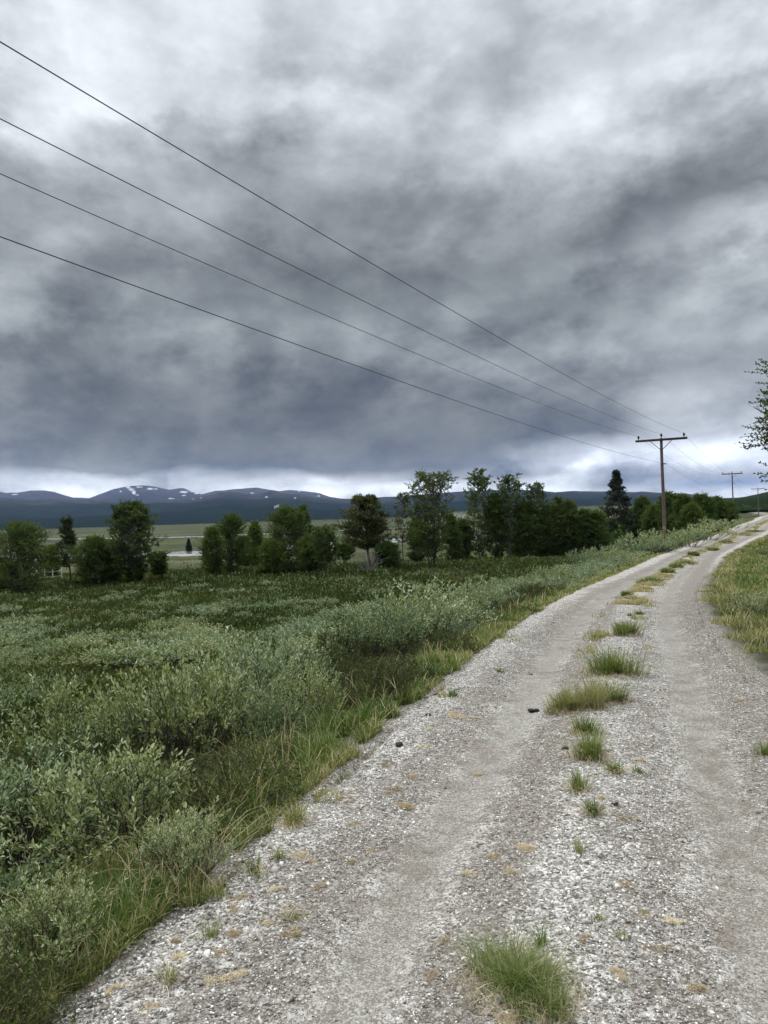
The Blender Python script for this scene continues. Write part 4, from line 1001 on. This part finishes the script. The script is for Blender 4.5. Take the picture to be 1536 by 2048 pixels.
# ------------------------------------------------------------ tufts on the track
TUFTS = [ # px, py(base centre), width px, height m, tint, label
 (1040, 1990, 190, .10, .56, 'largest green grass tuft on the middle ridge, at the bottom of the photo'),
 (1105, 2046, 90, .08, .28, 'bright green low tuft touching the largest tuft at the bottom edge'),
 (1082, 1905, 30, .07, .5, 'small tuft just behind the largest grass tuft'),
 (1186, 1634, 42, .07, .12, 'small vivid dark green cushion of grass on the gravel ridge'),
 (1158, 1592, 42, .10, .5, 'yellowish green tuft just above the vivid green cushion'),
 (1228, 1548, 38, .06, .35, 'low green tuft right of the spiky tuft on the ridge'),
 (1277, 1548, 24, .04, .35, 'tiny green tuft beside the right wheel track'),
 (1180, 1525, 66, .13, .5, 'spiky tuft with straw blades in the middle of the ridge'),
 (1172, 1475, 50, .11, .2, 'dense green tuft below the straw clump'),
 (1136, 1425, 70, .14, .68, 'pale yellow-green tuft left in the straw clump'),
 (1186, 1420, 60, .20, .88, 'tall straw-coloured grass clump on the ridge'),
 (1222, 1405, 60, .15, .32, 'green tuft right in the straw clump'),
 (1225, 1350, 105, .22, .48, 'big spreading grass tuft on the ridge where the track starts to bend'),
 (1252, 1272, 50, .17, .30, 'green tuft behind the big spreading tuft'),
 (1193, 1282, 22, .07, .35, 'small dark tuft beside the left wheel track before the bend'),
 (1278, 1230, 20, .06, .3, 'tiny dark tuft on the ridge above the green tuft'),
 (1262, 1234, 16, .05, .3, 'tiny flat tuft beside the left wheel track above the green tuft'),
 (1253, 1195, 24, .10, .35, 'small tuft in the curve of the track'),
 (1300, 1168, 46, .16, .30, 'dark green tuft at the inside of the bend'),
 (1335, 1146, 34, .18, .35, 'green tuft on the ridge past the bend'),
 (1352, 1136, 34, .18, .38, 'longish green tuft on the ridge past the bend, second of the row'),
 (1372, 1128, 40, .18, .4, 'third green tuft of the row on the ridge past the bend'),
 (1386, 1112, 28, .22, .22, 'dark tuft in the middle of the row on the ridge'),
 (1425, 1100, 34, .2, .4, 'green tuft on the ridge below the second pole'),
 (1452, 1086, 36, .2, .3, 'grass mound on the ridge right of the second pole'),
 (1487, 1070, 40, .2, .5, 'far tuft on the ridge near the end of the visible track'),
 (1510, 1063, 34, .2, .4, 'farthest tuft on the ridge at the end of the visible track'),
 (905, 1396, 26, .07, .18, 'small dark green tuft alone on the left shoulder of the gravel'),
 (998, 1348, 20, .05, .3, 'tiny tuft on the left shoulder farther up the track'),
 (510, 1752, 36, .07, .2, 'small vivid green tuft on the left shoulder near the verge'),
 (590, 1650, 54, .09, .45, 'brownish green tuft at the edge of the left verge'),
 (420, 1880, 34, .06, .45, 'olive tuft on the gravel near the bottom left'),
 (588, 1842, 40, .035, .22, 'flat green tuft in a brown patch on the gravel'),
 (560, 1722, 24, .05, .5, 'tiny olive tuft right of the vivid green tuft'),
 (686, 1552, 24, .07, .4, 'small tuft beside the verge in mid-photo'),
 (1160, 1715, 24, .06, .5, 'thin sparse tuft in the centre of the ridge'),
 (1246, 1885, 26, .03, .42, 'flat olive tuft on the lower right gravel'),
 (1196, 1845, 24, .03, .35, 'faint green tuft on the ridge above the largest tuft'),
 (1528, 1508, 34, .09, .45, 'tuft cut by the right edge of the photo'),
 (338, 1968, 40, .06, .5, 'yellowish tuft near the bottom left verge'),
]
def tufts():
    rng = np.random.default_rng(33)
    for px, py, wp, h, ti, lab in TUFTS:
        gx, gy = on_ground(px, py); gz = float(np.maximum(road_z(np.array([gx]), np.array([gy])), -9)[0])
        if abs(float(troad(np.array([gx]), np.array([gy]))[0])) > hw(gy): gz = max(gz, Hs(gx, gy))
        r = wp / FPX * gy * .5
        n = int(np.clip(r * r * 52000, 70, 1300) * (1.0 if gy < 6 else .6)); 
        a = rng.uniform(0, 6.283, n); q = rng.uniform(0, 1, n) ** .6 * r * .62
        q *= 1 + .42 * np.sin(a * 2 + rng.uniform(0, 6)) + .28 * np.sin(a * 3 + rng.uniform(0, 6)); q *= rng.uniform(.8, 1.5, n)
        x = np.cos(a) * q; y = np.sin(a) * q
        dv = np.stack([np.cos(a), np.sin(a), np.zeros(n)], 1) * (q / max(r, .01))[:, None] * 1.6
        tt = rng.normal(ti + .06, .12, n); st = rng.uniform(0, 1, n) < .20; tt = np.where(st, rng.uniform(.7, 1, n), tt)
        L = h * 1.4 * rng.uniform(.3, 1.25, n)
        o = grass_obj(rng, 'grass_tuft', x, y, np.full(n, -.012), L, np.full(n, .0016 + .0005 * gy), tt, .55 + .2 * (r / h if h > 0 else 0), dirv=dv)
        if wp > 34:
            m_ = int(n * .45); a2 = rng.uniform(0, 6.283, m_); q2 = r * rng.uniform(.4, 1.35, m_)
            th = grass_obj(rng, 'dry_thatch', np.cos(a2) * q2, np.sin(a2) * q2, np.full(m_, -.005), rng.uniform(.03, .075, m_) * (1 + .03 * gy), np.full(m_, .0016 + .0005 * gy), rng.normal(.45, .2, m_), 1.3, parent=o, mat=M_straw)
        o.location = (gx, gy, gz); tag(o, lab, 'grass tuft', 'grass tufts growing on the gravel track')
    STRAW = [(602, 1718, 46), (553, 1786, 30), (482, 1797, 34), (466, 1872, 34), (466, 1822, 30), (700, 1728, 28), (690, 1606, 26), (780, 1584, 26), (800, 1615, 34), (770, 1532, 24), (842, 1497, 22), (905, 1436, 28), (940, 1440, 22), (1070, 1703, 46), (992, 1716, 34), (940, 1742, 30), (865, 1947, 34), (892, 1880, 26), (445, 1908, 30), (455, 1955, 44), (360, 1918, 34), (1248, 1772, 26), (1283, 1832, 26), (1345, 1842, 34), (1240, 1955, 40), (1165, 1888, 26), (1210, 1605, 22), (955, 1545, 30), (880, 1385, 24), (1005, 1250, 20), (650, 1560, 30), (745, 1700, 18), (1320, 1905, 28), (1390, 1975, 38), (1280, 1520, 28), (1255, 1645, 24), (350, 1885, 28), (580, 1870, 44), (640, 1775, 24), (1060, 1350, 20), (230, 1985, 40), (1020, 2047, 50), (1020, 1750, 26), (820, 1555, 20), (860, 1462, 18), (300, 2020, 30), (1480, 1400, 30), (1440, 1260, 24), (960, 1390, 16), (700, 1655, 22), (530, 1850, 24)]
    lab = ['dry grass cushion on the left shoulder', 'dry grass cushion on the middle ridge', 'dry grass cushion right of the ridge']
    CU = []
    for px, py, wp in STRAW:
        gx, gy = on_ground(px, py); tq = float(troad(np.array([gx]), np.array([gy]))[0]); gz = float(road_z(np.array([gx]), np.array([gy]))[0])
        if abs(tq) > hw(gy): gz = Hs(gx, gy)
        r = wp / FPX * gy * .62; n = int(np.clip(r * r * 300000, 260, 1500)); tone = rng.uniform(.15, .72); r *= rng.uniform(.6, 1.15)
        a = rng.uniform(0, 6.283, n); q = rng.uniform(0, 1, n) ** .6 * r; lobe = rng.integers(0, 4, n); lc = rng.normal(0, .45 * r, (4, 2)); ls = rng.uniform(.25, .8, 4)
        x = lc[lobe, 0] * 1.3 + np.cos(a) * q * ls[lobe]; y = lc[lobe, 1] + np.sin(a) * q * ls[lobe]
        q2 = np.cos(a) * np.cos(a)
        L = .022 * rng.uniform(.4, 1.1, n) * (1 - .4 * q / r)
        o = grass_obj(rng, 'dry_grass_cushion', x, y, np.full(n, -.004), L, np.full(n, .0014 + .0004 * gy), rng.normal(tone, .18, n), .9, mat=M_straw)
        o.location = (gx, gy, gz)
        k = 0 if tq < -.5 else 1 if tq < .5 else 2
        tag(o, lab[k] + (' in the foreground' if gy < 3.6 else ' a little farther up' if gy < 5.5 else ' far up the track'), 'grass cushion', 'low dry grass cushions on the gravel'); CU.append(o)
tufts()
def clods():
    uniq([o for o in C.objects if o.name.startswith('dry_grass_cushion')], lambda o: o.location.x / o.location.y, LEFTS)
    rng = np.random.default_rng(44)
    m = flatmat('dark_clod', (.012, .010, .009), .8, 0, 80)
    for px, py, s, lab in [(332, 1842, .017, 'black clod of dung by the verge at the lower left, right one of two'), (312, 1836, .013, 'black clod of dung by the verge at the lower left, left one of two'), (803, 1496, .03, 'dark brown clod on the left shoulder in mid-photo'), (1066, 1422, .035, 'dark stone beside the left wheel track'), (1230, 1616, .014, 'small black clod right of the vivid green cushion'), (858, 1436, .022, 'small black clod on the left shoulder near the verge'), (1128, 1508, .022, 'dark brown pebble on the ridge left of the spiky tuft')]:
        gx, gy = on_ground(px, py); gz = float(road_z(np.array([gx]), np.array([gy]))[0])
        import bmesh
        bm = bmesh.new()
        for q in range(4):
            r = bmesh.ops.create_icosphere(bm, subdivisions=2, radius=s * rng.uniform(.4, .8), matrix=Matrix.Translation((rng.uniform(-s, s) * .9, rng.uniform(-s, s) * .6, s * .3)))
        for v in bm.verts: v.co += Vector(rng.normal(0, s * .07, 3)); v.co.z *= .75
        me = bpy.data.meshes.new('clod'); bm.to_mesh(me); bm.free(); me.materials.append(m)
        o = bpy.data.objects.new('clod', me); C.objects.link(o); o.location = (gx, gy, gz + .002); tag(o, lab, 'clod')
clods()

# ------------------------------------------------------------ power line
M_pole = barkmat('weathered_pole', (.075, .052, .046), (.17, .122, .105), 14)
M_arm = barkmat('rusty_crossarm', (.022, .014, .013), (.05, .03, .028), 20)
M_ins = flatmat('dark_insulator', (.012, .011, .014), .25, 0, 30)
M_wire = flatmat('wire_metal', (.055, .065, .06), .6, .3, 30)
M_brace = flatmat('steel_brace', (.05, .05, .055), .5, .6, 30)
LD = np.array([42.0, 77.5]); LD = LD / np.linalg.norm(LD); LP = np.array([LD[1], -LD[0]])
POLES = [(18.9, 50.0, 868, 1318), (60.2, 127.5, 943, 1464), (103.8, 205.0, 975, 1512)]
def box(acc, c, ax, hx, hy, hz, up=np.array([0, 0, 1.0])):
    ax = norm(np.asarray(ax, float)); ay = norm(np.cross(up, ax)); az_ = np.cross(ax, ay)
    V = np.array([np.asarray(c) + sx * hx * ax + sy * hy * ay + sz * hz * az_ for sx in (-1, 1) for sy in (-1, 1) for sz in (-1, 1)])
    F = np.array([[0, 1, 3, 2], [4, 6, 7, 5], [0, 4, 5, 1], [2, 3, 7, 6], [0, 2, 6, 4], [1, 5, 7, 3]]); acc.add(V, F)
ARM = 1.55
tops = []
def build_poles():
    labs = ['nearest brown wooden power pole with a crossarm, standing in willow by the track', 'second wooden power pole along the track, half as tall in the photo as the nearest', 'farthest small power pole at the right edge of the photo']
    for i, (x, y, ty, tx) in enumerate(POLES):
        z0 = Hs(x, y); u, v = ray(tx, ty); zi = EYE + v * y    # top of the middle insulator
        hp = zi - .28 - z0
        root = empty('power_pole', (x, y, z0)); ax = np.array([LP[0], LP[1], 0]); fw = np.array([LD[0], LD[1], 0])
        a = Acc(); k = 9; zz = np.linspace(-.4, hp, k); P = np.stack([.02 * np.sin(zz * .7), .02 * np.cos(zz * .5), zz], 1)[None]
        V, F = tubes(P, np.linspace(.125, .09, k)[None], 16); a.add(V, F)
        V2, F2 = tubes(np.array([[[P[0, -1, 0], P[0, -1, 1], hp], [P[0, -1, 0], P[0, -1, 1], hp + .03]]]), np.array([[.091, .01]]), 16); a.add(V2, F2)
        a.build('pole', M_pole, root, smooth=False)
        a = Acc(); box(a, np.array([0, 0, hp - .12]) - fw * .17, ax, ARM + .1, .05, .075); a.build('crossarm', M_arm, root)
        for s in (-1, 1):
            a = Acc(); p0 = ax * s * .68 + np.array([0, 0, hp - .2]) - fw * .19; p1 = np.array([0, 0, hp - .85]) - fw * .15
            d = p1 - p0; box(a, (p0 + p1) / 2, d, np.linalg.norm(d) / 2, .014, .02); a.build('brace', M_brace, root)
        wires = []
        for s in (-1, 0, 1):
            b = ax * s * (ARM - .1) + np.array([0, 0, hp - .05 if s else hp + .02]) - fw * (.17 if s else 0)
            a = Acc(); zs = np.array([0, .06, .07, .13, .135, .2, .205, .26, .30]); rs = np.array([.02, .02, .055, .045, .075, .06, .07, .05, .01])
            V, F = tubes((b[None] + np.stack([zs * 0, zs * 0, zs], 1))[None], rs[None], 10); a.add(V, F); a.build('insulator', M_ins, root, smooth=True)
            wires.append(np.array([x, y, z0]) + b + np.array([0, 0, .25]))
        # bracket for the lower cable
        lowz = hp - 1.75; a = Acc(); b = np.array([0, 0, lowz]) + ax * .2
        box(a, np.array([0, 0, lowz]) + ax * .15, ax, .12, .025, .03); a.build('bracket', M_brace, root)
        wires.append(np.array([x, y, z0]) + np.array([0, 0, lowz]) + ax * .27)
        tops.append(wires); tag(root, labs[i], 'power pole', 'wooden power poles along the track')
build_poles()
def build_wires():
    obs = [[(0, 347), (768, 680)], [(0, 237), (768, 622)], [(0, 83), (768, 541)], [(0, 473), (768, 751)]]
    labs = ['lower one of the two middle wires, running to the left insulator of the nearest pole', 'upper one of the two middle wires, running to the central insulator of the nearest pole', 'topmost wire, crossing the sky to the right insulator of the nearest pole', 'lowest cable, attached below the crossarm of the nearest pole']
    for i in range(4):
        A = tops[0][i]; eq = []; rh = []
        for px, py in obs[i]:
            u, v = ray(px, py)
            # (A.x - L LDx) = u (A.y - L LDy)
            L = (A[0] - u * A[1]) / (LD[0] - u * LD[1]); yv = A[1] - L * LD[1]; z = EYE + v * yv
            eq.append([L, L * L]); rh.append(z - A[2])
        c = np.linalg.solve(np.array(eq), np.array(rh))
        print('wire', i, c)
        L = np.linspace(0, 86, 120)[::-1]
        P = [np.stack([A[0] - L * LD[0], A[1] - L * LD[1], A[2] + c[0] * L + c[1] * L * L], 1)]
        for k in (0, 1):
            a, b = tops[k][i], tops[k + 1][i]; q = np.linspace(0, 1, 40)[1:, None]
            s = a + (b - a) * q; s[:, 2] -= 4 * 1.25 * (q * (1 - q))[:, 0]; P.append(s)
        a, b = tops[1][i], tops[2][i]; q = np.linspace(0, 1, 40)[1:, None]; s = b + (b - a) * q; s[:, 2] -= 4 * 1.0 * (q * (1 - q))[:, 0]; P.append(s)
        P = np.concatenate(P)[None]; V, F = tubes(P, np.full((1, P.shape[1]), .0062), 6)
        ac = Acc(); ac.add(V, F); o = ac.build('power_wire', M_wire, smooth=True); tag(o, labs[i], 'wire', 'wires of the power line')
build_wires()

# ------------------------------------------------------------ fence and flag in the valley
def fence_and_flag():
    m = flatmat('grey_fence_wood', (.30, .30, .28), .9, 0, 20)
    for nm, lab, pts in [('stock_fence', 'short pale post fence in the gap right of the dead-topped tree', [(329, 1142), (344, 1135), (358, 1138), (372, 1135), (385, 1134), (398, 1133)]),
                         ('stock_fence', 'short pale post fence between the left birch and the slim pine', [(90, 1167), (106, 1165), (124, 1164)])]:
        root = None; prev = None
        for px, py in pts:
            gx, gy = on_ground(px, py, 200); z = Hs(gx, gy)
            if root is None: root = empty(nm, (gx, gy, z)); o0 = np.array([gx, gy, z])
            p = np.array([gx, gy, z]) - o0
            a = Acc(); V, F = tubes(np.array([[p + [0, 0, -.2], p + [0, 0, 1.25], p + [0, 0, 1.27]]]), np.array([[.05, .045, .01]]), 6); a.add(V, F); a.build('post', m, root)
            if prev is not None:
                for hz in (.55, 1.0):
                    a = Acc(); V, F = tubes(np.array([[prev + [0, 0, hz], p + [0, 0, hz]]]), np.array([[.018, .018]]), 4); a.add(V, F); a.build('rail', m, root)
            prev = p
        tag(root, lab, 'fence')
    d = 150.; u, v = ray(558, 1008); zt = EYE + v * d; x = u * d; z0 = Hs(x, d)
    root = empty('flagpole', (x, d, z0)); mw = flatmat('white_pole', (.7, .72, .74), .5)
    a = Acc(); V, F = tubes(np.array([[[0, 0, 0], [0, 0, zt - z0]]]), np.array([[.07, .05]]), 8); a.add(V, F); a.build('pole', mw, root)
    q = np.linspace(0, 1, 8); top = zt - z0 - .1
    V = np.array([[-.05 - .95 * t_, .08 * math.sin(t_ * 7), top + dz * (.5 - .05 * t_) * 1.2 - .25 * t_] for t_ in q for dz in (-1, 0)])
    i = (np.arange(7) * 2)[:, None]; a = Acc(); a.add(np.concatenate([V, V + [0, .02, 0]]), np.concatenate([i + [0, 2, 3, 1], i + [16, 17, 19, 18]])); a.build('flag', mw, root)
    tag(root, 'white flagpole with a small pale flag showing above the large bushy birch', 'flagpole')
fence_and_flag()

# ------------------------------------------------------------ haze
def haze():
    V = np.array([[sx, sy, sz] for sx in (-12500, 12500) for sy in (-4500, 13500) for sz in (-60, 900)], float)
    F = np.array([[0, 1, 3, 2], [4, 6, 7, 5], [0, 4, 5, 1], [2, 3, 7, 6], [0, 2, 6, 4], [1, 5, 7, 3]])
    m, t = newmat('haze_air'); p = t.new('ShaderNodeVolumePrincipled'); p.inputs['Density'].default_value = HAZE
    p.inputs['Color'].default_value = (.33, .52, 1.0, 1)
    o = t.new('ShaderNodeOutputMaterial'); t.link(p.outputs[0], o.inputs['Volume'])
    tag(mk('haze', V, F, m), 'thin blue haze over the valley and the mountains', 'haze', kind='stuff')
haze()

def halves():
    d = {}
    for o in C.objects:
        if o.parent is None and 'label' in o: d.setdefault(o['label'], []).append(o)
    for l, q in d.items():
        if len(q) == 2 and len(l.split()) < 16: q.sort(key=lambda o: o.location.y); q[0]['label'] = 'lower ' + l; q[1]['label'] = 'upper ' + l
uniq([o for o in C.objects if o.parent is None and 'label' in o and 'from the left' not in o['label']], lambda o: o.location.x / max(o.location.y, .1), LEFTS)
halves()
